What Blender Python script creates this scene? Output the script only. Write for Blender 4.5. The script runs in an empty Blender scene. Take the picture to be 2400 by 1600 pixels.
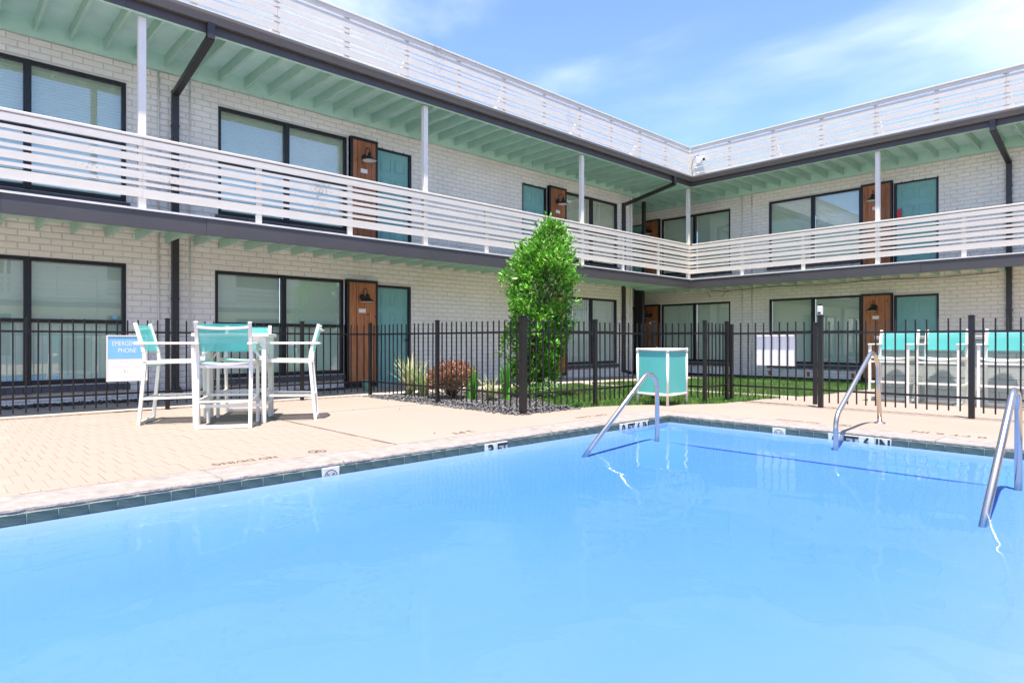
import bpy, bmesh, math, random
import numpy as np
from mathutils import Matrix, Vector
random.seed(7); RNG = np.random.default_rng(7)
scene = bpy.context.scene
COL = scene.collection
PI = math.pi
# ------------------------------------------------------------------ camera
CAM_H = 0.92
YAW = math.radians(46.62)            # the long wing runs 46.6 degrees right of the view axis
cam_d = bpy.data.cameras.new('camera'); cam_d.sensor_width = 36.0; cam_d.lens = 22.06
cam_d.clip_start = 0.05; cam_d.clip_end = 5000
cam = bpy.data.objects.new('camera', cam_d); COL.objects.link(cam)
cam.location = (0, 0, CAM_H); cam.rotation_euler = (math.radians(90), 0, YAW)
scene.camera = cam
scene.render.resolution_x = 1024; scene.render.resolution_y = 682
# ------------------------------------------------------------------ sky and sun
SUN = Vector((0.15, -0.15, 1.0)).normalized()      # towards the sun, almost overhead
SUN_EL = math.asin(SUN.z)
SUN_AZ = math.atan2(SUN.x, SUN.y)
world = bpy.data.worlds.new('World'); scene.world = world; world.use_nodes = True
wn = world.node_tree.nodes; wl = world.node_tree.links; wn.clear()
def wnode(t, **k):
    n = wn.new(t)
    for a, b in k.items(): setattr(n, a, b)
    return n
w_out = wnode('ShaderNodeOutputWorld'); w_bg = wnode('ShaderNodeBackground')
w_sky = wnode('ShaderNodeTexSky', sky_type='NISHITA'); w_sky.sun_disc = False
w_sky.sun_elevation = SUN_EL; w_sky.sun_rotation = SUN_AZ; w_sky.altitude = 100
w_sky.air_density = 1.0; w_sky.dust_density = 0.3; w_sky.ozone_density = 2.0
w_tc = wnode('ShaderNodeTexCoord')
w_map = wnode('ShaderNodeMapping'); w_map.inputs['Rotation'].default_value = (0.25, 0.35, 0.5); w_map.inputs['Scale'].default_value = (1.0, 1.7, 3.0); w_map.inputs['Location'].default_value = (6.8058, -2.7159, 5.233)
w_n = wnode('ShaderNodeTexNoise'); w_n.inputs['Scale'].default_value = 1.3; w_n.inputs['Detail'].default_value = 6; w_n.inputs['Roughness'].default_value = 0.5; w_n.inputs['Distortion'].default_value = 0.25
w_r = wnode('ShaderNodeValToRGB'); w_r.color_ramp.elements[0].position = 0.43; w_r.color_ramp.elements[1].position = 0.92; w_r.color_ramp.interpolation = 'EASE'
w_r.color_ramp.elements[0].color = (0, 0, 0, 1); w_r.color_ramp.elements[1].color = (0.85, 0.85, 0.85, 1)
w_tint = wnode('ShaderNodeMix', data_type='RGBA', blend_type='MULTIPLY'); w_tint.inputs['Factor'].default_value = 1.0; w_tint.inputs['B'].default_value = (0.61, 0.655, 0.84, 1)
w_mix = wnode('ShaderNodeMix', data_type='RGBA'); w_mix.inputs['B'].default_value = (8.4, 8.0, 7.3, 1)
wl.new(w_tc.outputs['Generated'], w_map.inputs['Vector']); wl.new(w_map.outputs[0], w_n.inputs['Vector'])
wl.new(w_n.outputs['Fac'], w_r.inputs['Fac']); wl.new(w_r.outputs['Color'], w_mix.inputs['Factor'])
wl.new(w_sky.outputs[0], w_tint.inputs['A']); wl.new(w_tint.outputs['Result'], w_mix.inputs['A'])
wl.new(w_mix.outputs['Result'], w_bg.inputs['Color']); w_bg.inputs['Strength'].default_value = 0.08
wl.new(w_bg.outputs[0], w_out.inputs['Surface'])
sun_d = bpy.data.lights.new('sun', 'SUN'); sun_d.energy = 2.6; sun_d.angle = math.radians(0.6); sun_d.color = (1.0, 0.93, 0.83)
sun = bpy.data.objects.new('sun', sun_d); COL.objects.link(sun); sun.location = (0, 0, 30)
sun.rotation_euler = SUN.to_track_quat('Z', 'Y').to_euler()
vs = scene.view_settings
vs.view_transform = 'Standard'; vs.look = 'None'; vs.gamma = 1.0; vs.use_curve_mapping = False; vs.exposure = 2.38
cy = scene.cycles
cy.max_bounces = 9; cy.diffuse_bounces = 8; cy.glossy_bounces = 3; cy.transmission_bounces = 2; cy.transparent_max_bounces = 10

# ------------------------------------------------------------------ materials
MATS = {}
def nt(m): return m.node_tree.nodes, m.node_tree.links
def bsdf(m): return m.node_tree.nodes['Principled BSDF']
def mat(name, col, rough=0.6, var=0.0, scale=6.0, bump=0.0, bscale=60.0, metal=0.0, spec=0.5, col2=None, stretch=(1, 1, 1), coat=0.0):
    m = bpy.data.materials.new(name); m.use_nodes = True; N, L = nt(m); b = bsdf(m)
    b.inputs['Base Color'].default_value = (*col, 1); b.inputs['Roughness'].default_value = rough
    b.inputs['Metallic'].default_value = metal; b.inputs['Specular IOR Level'].default_value = spec
    if coat: b.inputs['Coat Weight'].default_value = coat
    if var > 0 or bump > 0:
        tc = N.new('ShaderNodeTexCoord'); mp = N.new('ShaderNodeMapping'); mp.inputs['Scale'].default_value = stretch
        L.new(tc.outputs['Object'], mp.inputs['Vector'])
    if var > 0:
        n = N.new('ShaderNodeTexNoise'); n.inputs['Scale'].default_value = scale; n.inputs['Detail'].default_value = 5; n.inputs['Roughness'].default_value = 0.6
        L.new(mp.outputs[0], n.inputs['Vector'])
        r = N.new('ShaderNodeValToRGB'); r.color_ramp.elements[0].position = 0.3; r.color_ramp.elements[1].position = 0.7
        c2 = col2 if col2 else tuple(c * (1 - var) for c in col)
        r.color_ramp.elements[0].color = (*c2, 1); r.color_ramp.elements[1].color = (*[min(1, c * (1 + var * 0.35)) for c in col], 1)
        L.new(n.outputs['Fac'], r.inputs['Fac']); L.new(r.outputs[0], b.inputs['Base Color'])
    if bump > 0:
        n2 = N.new('ShaderNodeTexNoise'); n2.inputs['Scale'].default_value = bscale; n2.inputs['Detail'].default_value = 4
        L.new(mp.outputs[0], n2.inputs['Vector'])
        bp = N.new('ShaderNodeBump'); bp.inputs['Strength'].default_value = bump; bp.inputs['Distance'].default_value = 0.01
        L.new(n2.outputs['Fac'], bp.inputs['Height']); L.new(bp.outputs[0], b.inputs['Normal'])
    MATS[name] = m; return m
M_brick = mat('painted_brick', (0.88, 0.83, 0.745), 0.65, 0.10, 1.1, 0.5, 70)
M_mortar = mat('painted_mortar', (0.66, 0.615, 0.54), 0.8, 0.08, 3, 0.4, 90)
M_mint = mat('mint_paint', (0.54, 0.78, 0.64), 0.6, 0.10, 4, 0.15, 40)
M_joist_shaded = mat('mint_joist_shaded', (0.45, 0.655, 0.535), 0.6, 0.10, 4, 0.15, 40)  # same mint, darkened: shade on the joist sides put into the colour
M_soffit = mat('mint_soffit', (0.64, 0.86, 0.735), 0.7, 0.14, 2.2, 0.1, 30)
M_fascia = mat('grey_fascia', (0.066, 0.061, 0.062), 0.5, 0.14, 1.4, 0.12, 18, stretch=(1, 1, 2))
M_gutter = mat('gutter_metal', (0.125, 0.112, 0.100), 0.4, 0.12, 1.1)
M_spout = mat('downspout_metal', (0.034, 0.030, 0.029), 0.4, 0.2, 3)
M_black = mat('black_frame', (0.011, 0.011, 0.012), 0.42, 0.2, 5)
M_fence = mat('fence_black', (0.005, 0.0045, 0.0045), 0.4, 0.35, 9, 0.2, 50, col2=(0.010, 0.007, 0.006))
M_door = mat('teal_door', (0.21, 0.45, 0.41), 0.5, 0.10, 3)
M_wtrim = mat('white_trim', (0.76, 0.715, 0.645), 0.5, 0.06, 5)
M_white = mat('white_metal', (0.76, 0.715, 0.64), 0.35, 0.04, 6)
M_pvc = mat('white_pvc', (0.76, 0.72, 0.66), 0.3, 0.04, 8)
M_sill = mat('grey_sill', (0.095, 0.095, 0.105), 0.6, 0.15, 8, 0.3, 60)
M_blind = mat('blind_vinyl', (0.68, 0.75, 0.62), 0.55, 0.05, 2)
M_dark = mat('dark_interior', (0.03, 0.03, 0.03), 0.9)
M_roof = mat('roof_membrane', (0.5, 0.5, 0.48), 0.9, 0.2, 1)
M_conc = mat('walkway_concrete', (0.68, 0.65, 0.61), 0.8, 0.15, 3, 0.2, 40)
M_steel = mat('stainless_steel', (0.60, 0.55, 0.48), 0.26, 0.0, 1, metal=1.0)
M_tile = mat('slate_tile', (0.062, 0.098, 0.078), 0.4, 0.5, 9, 0.3, 40, col2=(0.040, 0.072, 0.062), stretch=(1, 1, 3))
M_tilew = mat('marker_tile', (0.58, 0.62, 0.54), 0.35, 0.15, 15)
M_grout = mat('tile_grout', (0.42, 0.48, 0.44), 0.8, 0.2, 20)
M_ink = mat('black_lettering', (0.02, 0.02, 0.02), 0.6)
M_inkw = mat('worn_black_paint', (0.02, 0.02, 0.02), 0.8, 0.5, 70, col2=(0.12, 0.10, 0.085))
M_red = mat('red_print', (0.20, 0.02, 0.02), 0.5)
M_blue = mat('sign_blue', (0.20, 0.47, 0.66), 0.45)
M_cream = mat('faded_print', (0.70, 0.66, 0.58), 0.6)
M_gold = mat('sign_gold', (0.62, 0.52, 0.16), 0.5)
M_signw = mat('sign_white', (0.82, 0.79, 0.75), 0.45)
M_lamp = mat('lamp_black', (0.013, 0.013, 0.013), 0.45)
M_lampw = mat('lamp_inner_white', (0.82, 0.80, 0.76), 0.5)
M_tag = mat('red_door_hanger', (0.65, 0.03, 0.05), 0.5)
M_pot = mat('pale_green_pot', (0.25, 0.48, 0.36), 0.5)
M_block = mat('bar_block', (0.44, 0.46, 0.44), 0.8, 0.12, 5, 0.5, 60)
M_blockm = mat('bar_mortar', (0.40, 0.41, 0.39), 0.9, 0.1, 8)
M_counter = mat('bar_counter', (0.32, 0.32, 0.31), 0.5, 0.2, 9)
M_camw = mat('camera_housing', (0.62, 0.63, 0.66), 0.4)
M_orange = mat('bare_clay', (0.42, 0.13, 0.04), 0.8, 0.3, 20)
M_bark = mat('bark', (0.13, 0.095, 0.065), 0.9, 0.4, 14, 0.8, 40, stretch=(1, 1, .3))
M_soil = mat('soil', (0.07, 0.05, 0.035), 0.95, 0.4, 8, 0.8, 30)
M_ground = mat('ground_dry', (0.20, 0.18, 0.13), 0.95, 0.4, 0.2)
M_turf = mat('turf_base', (0.045, 0.10, 0.02), 0.95, 0.4, 6)
M_box = mat('grey_box', (0.30, 0.30, 0.29), 0.5)

# concrete deck: pale tan cool-deck coating with stains
M_deck = mat('deck_coating', (0.245, 0.192, 0.164), 0.85, 0.05, 0.55, 0.25, 110, col2=(0.225, 0.170, 0.138))
M_paver = mat('paver_coating', (0.252, 0.200, 0.172), 0.85, 0.05, 0.6, 0.35, 90, col2=(0.225, 0.168, 0.133))
M_joint = mat('paver_joint', (0.215, 0.170, 0.142), 0.9, 0.2, 6)
M_coping = mat('coping_stone', (0.235, 0.21, 0.195), 0.85, 0.25, 9, 1.0, 45, col2=(0.16, 0.143, 0.132))
# peeling white paint on the slats
def peeling(name, amount, base=(0.62, 0.58, 0.52)):
    m = mat(name, base, 0.55); N, L = nt(m); b = bsdf(m)
    tc = N.new('ShaderNodeTexCoord'); mp = N.new('ShaderNodeMapping'); mp.inputs['Scale'].default_value = (1, 1, 3.2)
    n = N.new('ShaderNodeTexNoise'); n.inputs['Scale'].default_value = 26; n.inputs['Detail'].default_value = 8; n.inputs['Roughness'].default_value = 0.7
    n2 = N.new('ShaderNodeTexNoise'); n2.inputs['Scale'].default_value = 1.3; n2.inputs['Detail'].default_value = 2
    add = N.new('ShaderNodeMath'); add.operation = 'MULTIPLY_ADD'; add.inputs[1].default_value = 0.55
    r = N.new('ShaderNodeValToRGB'); r.color_ramp.elements[0].position = amount; r.color_ramp.elements[1].position = amount + 0.035
    r.color_ramp.elements[0].color = (0, 0, 0, 1); r.color_ramp.elements[1].color = (1, 1, 1, 1)
    n3 = N.new('ShaderNodeTexNoise'); n3.inputs['Scale'].default_value = 3.5; n3.inputs['Detail'].default_value = 4
    r3 = N.new('ShaderNodeValToRGB'); r3.color_ramp.elements[0].color = (base[0]*.86, base[1]*.85, base[2]*.83, 1); r3.color_ramp.elements[1].color = (*[min(.86, c * 1.06) for c in base], 1)
    mx = N.new('ShaderNodeMix'); mx.data_type = 'RGBA'; mx.inputs['B'].default_value = (0.20, 0.15, 0.11, 1)
    L.new(tc.outputs['Object'], mp.inputs[0]); L.new(mp.outputs[0], n.inputs[0]); L.new(tc.outputs['Object'], n2.inputs[0]); L.new(mp.outputs[0], n3.inputs[0])
    L.new(n2.outputs['Fac'], add.inputs[0]); L.new(n.outputs['Fac'], add.inputs[2]); L.new(add.outputs[0], r.inputs[0])
    L.new(n3.outputs['Fac'], r3.inputs[0]); L.new(r3.outputs[0], mx.inputs['A']); L.new(r.outputs[0], mx.inputs['Factor']); L.new(mx.outputs['Result'], b.inputs['Base Color'])
    return m
M_slat = peeling('white_slat_paint', 1.02)
M_slatp = peeling('peeling_slat_paint', 0.955)
M_screen = peeling('weathered_screen_paint', 0.955, (0.60, 0.565, 0.515))
# cedar
def cedar():
    m = mat('cedar', (0.34, 0.13, 0.05), 0.55); N, L = nt(m); b = bsdf(m)
    tc = N.new('ShaderNodeTexCoord'); mp = N.new('ShaderNodeMapping'); mp.inputs['Scale'].default_value = (9, 9, 0.55)
    oi = N.new('ShaderNodeObjectInfo'); vadd = N.new('ShaderNodeVectorMath'); vadd.operation = 'ADD'
    n = N.new('ShaderNodeTexNoise'); n.inputs['Scale'].default_value = 4; n.inputs['Detail'].default_value = 6; n.inputs['Distortion'].default_value = 1.2
    r = N.new('ShaderNodeValToRGB'); r.color_ramp.elements[0].position = .3; r.color_ramp.elements[1].position = .72
    r.color_ramp.elements[0].color = (0.30, 0.098, 0.035, 1); r.color_ramp.elements[1].color = (0.54, 0.215, 0.08, 1)
    mp2 = N.new('ShaderNodeMapping'); mp2.inputs['Scale'].default_value = (1.6, 1.6, 1.0)
    v = N.new('ShaderNodeTexVoronoi'); v.inputs['Scale'].default_value = 4.2
    rk = N.new('ShaderNodeValToRGB'); rk.color_ramp.elements[0].position = .06; rk.color_ramp.elements[1].position = .15
    rk.color_ramp.elements[0].color = (0.22, 0.18, 0.15, 1); rk.color_ramp.elements[1].color = (1, 1, 1, 1)
    mx = N.new('ShaderNodeMix'); mx.data_type = 'RGBA'; mx.blend_type = 'MULTIPLY'; mx.inputs['Factor'].default_value = 1
    hv = N.new('ShaderNodeMix'); hv.data_type = 'RGBA'; hv.blend_type = 'MULTIPLY'; hv.inputs['Factor'].default_value = 1
    rr = N.new('ShaderNodeValToRGB'); rr.color_ramp.elements[0].color = (.75, .72, .7, 1); rr.color_ramp.elements[1].color = (1.15, 1.15, 1.12, 1)
    L.new(oi.outputs['Random'], vadd.inputs[1]); L.new(tc.outputs['Object'], vadd.inputs[0])
    L.new(vadd.outputs[0], mp.inputs[0]); L.new(vadd.outputs[0], mp2.inputs[0]); L.new(mp.outputs[0], n.inputs[0]); L.new(mp2.outputs[0], v.inputs[0])
    L.new(n.outputs['Fac'], r.inputs[0]); L.new(v.outputs['Distance'], rk.inputs[0]); L.new(r.outputs[0], mx.inputs['A']); L.new(rk.outputs[0], mx.inputs['B'])
    L.new(oi.outputs['Random'], rr.inputs[0]); L.new(mx.outputs['Result'], hv.inputs['A']); L.new(rr.outputs[0], hv.inputs['B']); L.new(hv.outputs['Result'], b.inputs['Base Color'])
    return m
M_cedar = cedar()
# window glass: clear pane, fresnel reflection
def schlick(N, L, r0, normal=None, edge=.85):
    lw = N.new('ShaderNodeLayerWeight'); lw.inputs['Blend'].default_value = 0.5
    if normal is not None: L.new(normal, lw.inputs['Normal'])
    p = N.new('ShaderNodeMath'); p.operation = 'POWER'; p.inputs[1].default_value = 5.0; L.new(lw.outputs['Facing'], p.inputs[0])
    q = N.new('ShaderNodeMath'); q.operation = 'MULTIPLY_ADD'; q.inputs[1].default_value = edge; q.inputs[2].default_value = r0; L.new(p.outputs[0], q.inputs[0])
    return q.outputs[0]
def glass(name, tint, r0=.1, wav=0.0):
    m = bpy.data.materials.new(name); m.use_nodes = True; N, L = nt(m); N.clear()
    o = N.new('ShaderNodeOutputMaterial'); t = N.new('ShaderNodeBsdfTransparent'); t.inputs[0].default_value = (*tint, 1)
    g = N.new('ShaderNodeBsdfGlossy'); g.inputs['Roughness'].default_value = 0.01
    mx = N.new('ShaderNodeMixShader')
    tc = N.new('ShaderNodeTexCoord'); n = N.new('ShaderNodeTexNoise'); n.inputs['Scale'].default_value = 1.1; n.inputs['Detail'].default_value = 1
    bp = N.new('ShaderNodeBump'); bp.inputs['Strength'].default_value = wav; bp.inputs['Distance'].default_value = 0.02
    L.new(tc.outputs['Object'], n.inputs[0]); L.new(n.outputs['Fac'], bp.inputs['Height']); L.new(bp.outputs[0], g.inputs['Normal'])
    L.new(schlick(N, L, r0), mx.inputs[0]); L.new(t.outputs[0], mx.inputs[1]); L.new(g.outputs[0], mx.inputs[2]); L.new(mx.outputs[0], o.inputs[0])
    return m
M_glass = glass('window_glass', (0.955, 0.985, 0.97), 0.13, 0.06)
# sling mesh fabric of the chairs
def sling():
    m = mat('teal_sling', (0.10, 0.49, 0.455), 0.6); N, L = nt(m); b = bsdf(m); o = N['Material Output']
    t = N.new('ShaderNodeBsdfTransparent'); mx = N.new('ShaderNodeMixShader'); mx.inputs[0].default_value = 0.16
    tr = N.new('ShaderNodeBsdfTranslucent'); tr.inputs[0].default_value = (0.05, 0.50, 0.48, 1); m2 = N.new('ShaderNodeMixShader'); m2.inputs[0].default_value = 0.3
    L.new(b.outputs[0], m2.inputs[1]); L.new(tr.outputs[0], m2.inputs[2]); L.new(m2.outputs[0], mx.inputs[1]); L.new(t.outputs[0], mx.inputs[2]); L.new(mx.outputs[0], o.inputs[0])
    return m
M_sling = sling()
M_panelteal = mat('teal_panel', (0.095, 0.42, 0.385), 0.45, 0.05, 3)
# leaves: colour carried per leaf
def leafmat(name, rough=0.45, trans=0.35):
    m = bpy.data.materials.new(name); m.use_nodes = True; N, L = nt(m); b = bsdf(m); o = N['Material Output']
    b.inputs['Roughness'].default_value = rough
    a = N.new('ShaderNodeAttribute'); a.attribute_name = 'tint'
    tr = N.new('ShaderNodeBsdfTranslucent'); mx = N.new('ShaderNodeMixShader'); mx.inputs[0].default_value = trans
    L.new(a.outputs['Color'], b.inputs['Base Color']); L.new(a.outputs['Color'], tr.inputs['Color'])
    L.new(b.outputs[0], mx.inputs[1]); L.new(tr.outputs[0], mx.inputs[2]); L.new(mx.outputs[0], o.inputs[0])
    return m
M_leaf = leafmat('leaf', 0.36, 0.3)
M_grass = leafmat('grass_blade', 0.6, 0.3)
M_stone = leafmat('gravel_stone', 0.6, 0.0)
# pool paint and water
M_pool = mat('pool_plaster', (0.118, 0.182, 0.375), 0.8, 0.05, 0.8)
def water():
    m = bpy.data.materials.new('pool_water'); m.use_nodes = True; N, L = nt(m); N.clear()
    o = N.new('ShaderNodeOutputMaterial'); t = N.new('ShaderNodeBsdfTransparent'); t.inputs[0].default_value = (1, 1, 1, 1)
    g = N.new('ShaderNodeBsdfGlossy'); g.inputs['Roughness'].default_value = 0.0
    mx = N.new('ShaderNodeMixShader')
    tc = N.new('ShaderNodeTexCoord'); mp = N.new('ShaderNodeMapping'); mp.inputs['Scale'].default_value = (1.0, 1.0, 1.0)
    n1 = N.new('ShaderNodeTexNoise'); n1.inputs['Scale'].default_value = 1.5; n1.inputs['Detail'].default_value = 1.5; n1.inputs['Distortion'].default_value = 0.6
    n2 = N.new('ShaderNodeTexNoise'); n2.inputs['Scale'].default_value = 9; n2.inputs['Detail'].default_value = 2; n2.inputs['Distortion'].default_value = 0.4
    mul = N.new('ShaderNodeMath'); mul.operation = 'MULTIPLY_ADD'; mul.inputs[1].default_value = 0.045
    bp = N.new('ShaderNodeBump'); bp.inputs['Strength'].default_value = 0.45; bp.inputs['Distance'].default_value = 0.03
    L.new(tc.outputs['Object'], mp.inputs[0]); L.new(mp.outputs[0], n1.inputs[0]); L.new(mp.outputs[0], n2.inputs[0])
    L.new(n2.outputs['Fac'], mul.inputs[0]); L.new(n1.outputs['Fac'], mul.inputs[2]); L.new(mul.outputs[0], bp.inputs['Height'])
    L.new(bp.outputs[0], g.inputs['Normal'])
    L.new(schlick(N, L, .018, bp.outputs[0], .30), mx.inputs[0]); L.new(t.outputs[0], mx.inputs[1]); L.new(g.outputs[0], mx.inputs[2]); L.new(mx.outputs[0], o.inputs[0])
    va = N.new('ShaderNodeVolumeAbsorption'); va.inputs['Color'].default_value = (0.0, 0.64, 0.985, 1); va.inputs['Density'].default_value = 2.0
    L.new(va.outputs[0], o.inputs['Volume'])
    return m
M_water = water()

# ------------------------------------------------------------------ mesh helpers
class MB:
    def __init__(s): s.v = []; s.f = []; s.sm = []
    def add(s, vs, fs, smooth=False):
        k = len(s.v); s.v += [tuple(p) for p in vs]
        for f in fs: s.f.append(tuple(i + k for i in f)); s.sm.append(smooth)
        return s
    def box(s, x0, x1, y0, y1, z0, z1):
        if x0 > x1: x0, x1 = x1, x0
        if y0 > y1: y0, y1 = y1, y0
        if z0 > z1: z0, z1 = z1, z0
        return s.add([(x0,y0,z0),(x1,y0,z0),(x1,y1,z0),(x0,y1,z0),(x0,y0,z1),(x1,y0,z1),(x1,y1,z1),(x0,y1,z1)],
              [(3,2,1,0),(4,5,6,7),(0,1,5,4),(1,2,6,5),(2,3,7,6),(3,0,4,7)])
    def cbox(s, x0, x1, y0, y1, z0, z1, c=0.004):
        """box with chamfered edges"""
        if x0 > x1: x0, x1 = x1, x0
        if y0 > y1: y0, y1 = y1, y0
        if z0 > z1: z0, z1 = z1, z0
        c = min(c, (x1-x0)*.45, (y1-y0)*.45, (z1-z0)*.45)
        X = (x0, x1); Y = (y0, y1); Z = (z0, z1); vs = []; idx = {}
        for i in (0,1):
            for j in (0,1):
                for k in (0,1):
                    sx = c if i == 0 else -c; sy = c if j == 0 else -c; sz = c if k == 0 else -c
                    idx[i,j,k] = len(vs)
                    vs += [(X[i], Y[j]+sy, Z[k]+sz), (X[i]+sx, Y[j], Z[k]+sz), (X[i]+sx, Y[j]+sy, Z[k])]
        q = lambda i,j,k,a: idx[i,j,k] + a
        fs = [(q(0,0,0,0),q(0,0,1,0),q(0,1,1,0),q(0,1,0,0)), (q(1,0,0,0),q(1,1,0,0),q(1,1,1,0),q(1,0,1,0)),
              (q(0,0,0,1),q(1,0,0,1),q(1,0,1,1),q(0,0,1,1)), (q(0,1,0,1),q(0,1,1,1),q(1,1,1,1),q(1,1,0,1)),
              (q(0,0,0,2),q(0,1,0,2),q(1,1,0,2),q(1,0,0,2)), (q(0,0,1,2),q(1,0,1,2),q(1,1,1,2),q(0,1,1,2))]
        for j in (0,1):
            for k in (0,1): fs.append((q(0,j,k,1),q(1,j,k,1),q(1,j,k,2),q(0,j,k,2)))
        for i in (0,1):
            for k in (0,1): fs.append((q(i,0,k,0),q(i,1,k,0),q(i,1,k,2),q(i,0,k,2)))
        for i in (0,1):
            for j in (0,1): fs.append((q(i,j,0,0),q(i,j,1,0),q(i,j,1,1),q(i,j,0,1)))
        for i in (0,1):
            for j in (0,1):
                for k in (0,1): fs.append((q(i,j,k,0),q(i,j,k,1),q(i,j,k,2)))
        return s.add(vs, fs)
    def beam(s, a, b, w, h, up=(0,0,1)):
        """rectangular bar from a to b, w wide (sideways), h tall (along up)"""
        a = Vector(a); b = Vector(b); d = (b-a).normalized(); u = Vector(up); r = d.cross(u)
        if r.length < 1e-4: u = Vector((0,1,0)); r = d.cross(u)
        r.normalize(); u = r.cross(d).normalized(); r = r*(w/2); u = u*(h/2)
        return s.add([a-r-u,a+r-u,a+r+u,a-r+u,b-r-u,b+r-u,b+r+u,b-r+u],[(0,1,2,3),(7,6,5,4),(0,4,5,1),(1,5,6,2),(2,6,7,3),(3,7,4,0)])
    def tube(s, pts, r, n=10, cap=True, radii=None):
        pts = [Vector(p) for p in pts]; ring = []; k0 = len(s.v); m = len(pts); prev = None
        for i, p in enumerate(pts):
            d = (pts[min(i+1,m-1)] - pts[max(i-1,0)]).normalized()
            if prev is None:
                u = Vector((0,0,1)) if abs(d.z) < .9 else Vector((0,1,0)); u = (u - d*u.dot(d)).normalized()
            else:
                u = (prev - d*prev.dot(d)); u = u.normalized() if u.length > 1e-5 else prev
            prev = u; w = d.cross(u); rr = radii[i] if radii else r
            for j in range(n):
                a = 2*PI*j/n; s.v.append(tuple(p + u*math.cos(a)*rr + w*math.sin(a)*rr))
        for i in range(m-1):
            for j in range(n):
                s.f.append((k0+i*n+j, k0+i*n+(j+1)%n, k0+(i+1)*n+(j+1)%n, k0+(i+1)*n+j)); s.sm.append(True)
        if cap:
            s.f.append(tuple(k0+j for j in range(n))[::-1]); s.sm.append(False)
            s.f.append(tuple(k0+(m-1)*n+j for j in range(n))); s.sm.append(False)
        return s
    def lathe(s, prof, c=(0,0,0), n=20, smooth=True):
        k0 = len(s.v); m = len(prof)
        for (r, z) in prof:
            for j in range(n):
                a = 2*PI*j/n; s.v.append((c[0]+r*math.cos(a), c[1]+r*math.sin(a), c[2]+z))
        for i in range(m-1):
            for j in range(n):
                s.f.append((k0+i*n+j, k0+i*n+(j+1)%n, k0+(i+1)*n+(j+1)%n, k0+(i+1)*n+j)); s.sm.append(smooth)
        return s
    def xform(s, M):
        s.v = [tuple(M @ Vector(p)) for p in s.v]; return s
    def mesh(s, name):
        me = bpy.data.meshes.new(name); me.from_pydata(s.v, [], s.f)
        me.polygons.foreach_set('use_smooth', s.sm); me.update(); return me
    def build(s, name, m, parent=None, label=None):
        return mkobj(name, s.mesh(name), m, parent, label)
WLOC = {}
def mkobj(name, me, m, parent=None, label=None, local=False):
    if m is not None and len(me.materials) == 0: me.materials.append(m)
    o = bpy.data.objects.new(name, me); COL.objects.link(o)
    if parent is not None:
        o.parent = parent
        if not local and parent.name in WLOC: o.matrix_parent_inverse = Matrix.Translation(-WLOC[parent.name])
    if label: o['label'] = label
    return o
def tag(o, label, cat, group=None):
    o['label'] = label; o['category'] = cat
    if group: o['group'] = group
    return o
def thing(name, loc, label, cat, group=None):
    o = bpy.data.objects.new(name, None); COL.objects.link(o); o.location = loc; o.empty_display_size = 0.2
    WLOC[o.name] = Vector(loc); return tag(o, label, cat, group)
def struct(name, mb, m):
    o = mb.build(name, m); o['kind'] = 'structure'; return o
def np_mesh(name, verts, faces, tint=None):
    """verts (n,3); faces (m,k) all of one size"""
    me = bpy.data.meshes.new(name); k = faces.shape[1]
    me.vertices.add(len(verts)); me.vertices.foreach_set('co', np.ascontiguousarray(verts, dtype=np.float32).ravel())
    me.loops.add(faces.size); me.loops.foreach_set('vertex_index', np.ascontiguousarray(faces, dtype=np.int32).ravel())
    me.polygons.add(len(faces)); me.polygons.foreach_set('loop_start', np.arange(0, faces.size, k, dtype=np.int32))
    me.polygons.foreach_set('loop_total', np.full(len(faces), k, dtype=np.int32))
    me.update(calc_edges=True)
    if tint is not None:
        at = me.color_attributes.new('tint', 'FLOAT_COLOR', 'POINT')
        at.data.foreach_set('color', np.ascontiguousarray(np.c_[tint, np.ones(len(tint))], dtype=np.float32).ravel())
    me.validate(); return me
def text_mesh(body, size, sx=1.0, extrude=0.0, bold=0.0):
    cu = bpy.data.curves.new('text', 'FONT'); cu.body = body; cu.size = size; cu.align_x = 'CENTER'; cu.align_y = 'CENTER'; cu.extrude = extrude; cu.offset = bold
    cu.resolution_u = 3
    o = bpy.data.objects.new('text', cu); COL.objects.link(o); dg = bpy.context.evaluated_depsgraph_get()
    me = bpy.data.meshes.new_from_object(o.evaluated_get(dg)); bpy.data.objects.remove(o)
    me.transform(Matrix.Diagonal((sx, 1, 1, 1))); return me
def basis(origin, right, up):
    r = Vector(right).normalized(); u = Vector(up).normalized(); n = r.cross(u)
    return Matrix(((r.x,u.x,n.x,origin[0]),(r.y,u.y,n.y,origin[1]),(r.z,u.z,n.z,origin[2]),(0,0,0,1)))
def lettering(body, size, origin, right, up, m, parent, sx=1.0, bold=0.0, name='lettering'):
    me = text_mesh(body, size, sx, 0.0, bold); me.transform(basis(origin, right, up)); me.name = name; me.materials.clear()
    return mkobj(name, me, m, parent)
def arc(c, r, a0, a1, n, ux, uy):
    c = Vector(c); ux = Vector(ux); uy = Vector(uy)
    return [c + ux*r*math.cos(a0+(a1-a0)*i/n) + uy*r*math.sin(a0+(a1-a0)*i/n) for i in range(n+1)]
def gz(y): return 0.0 if y < 9.9 else -0.0177*(y-9.9)

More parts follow.
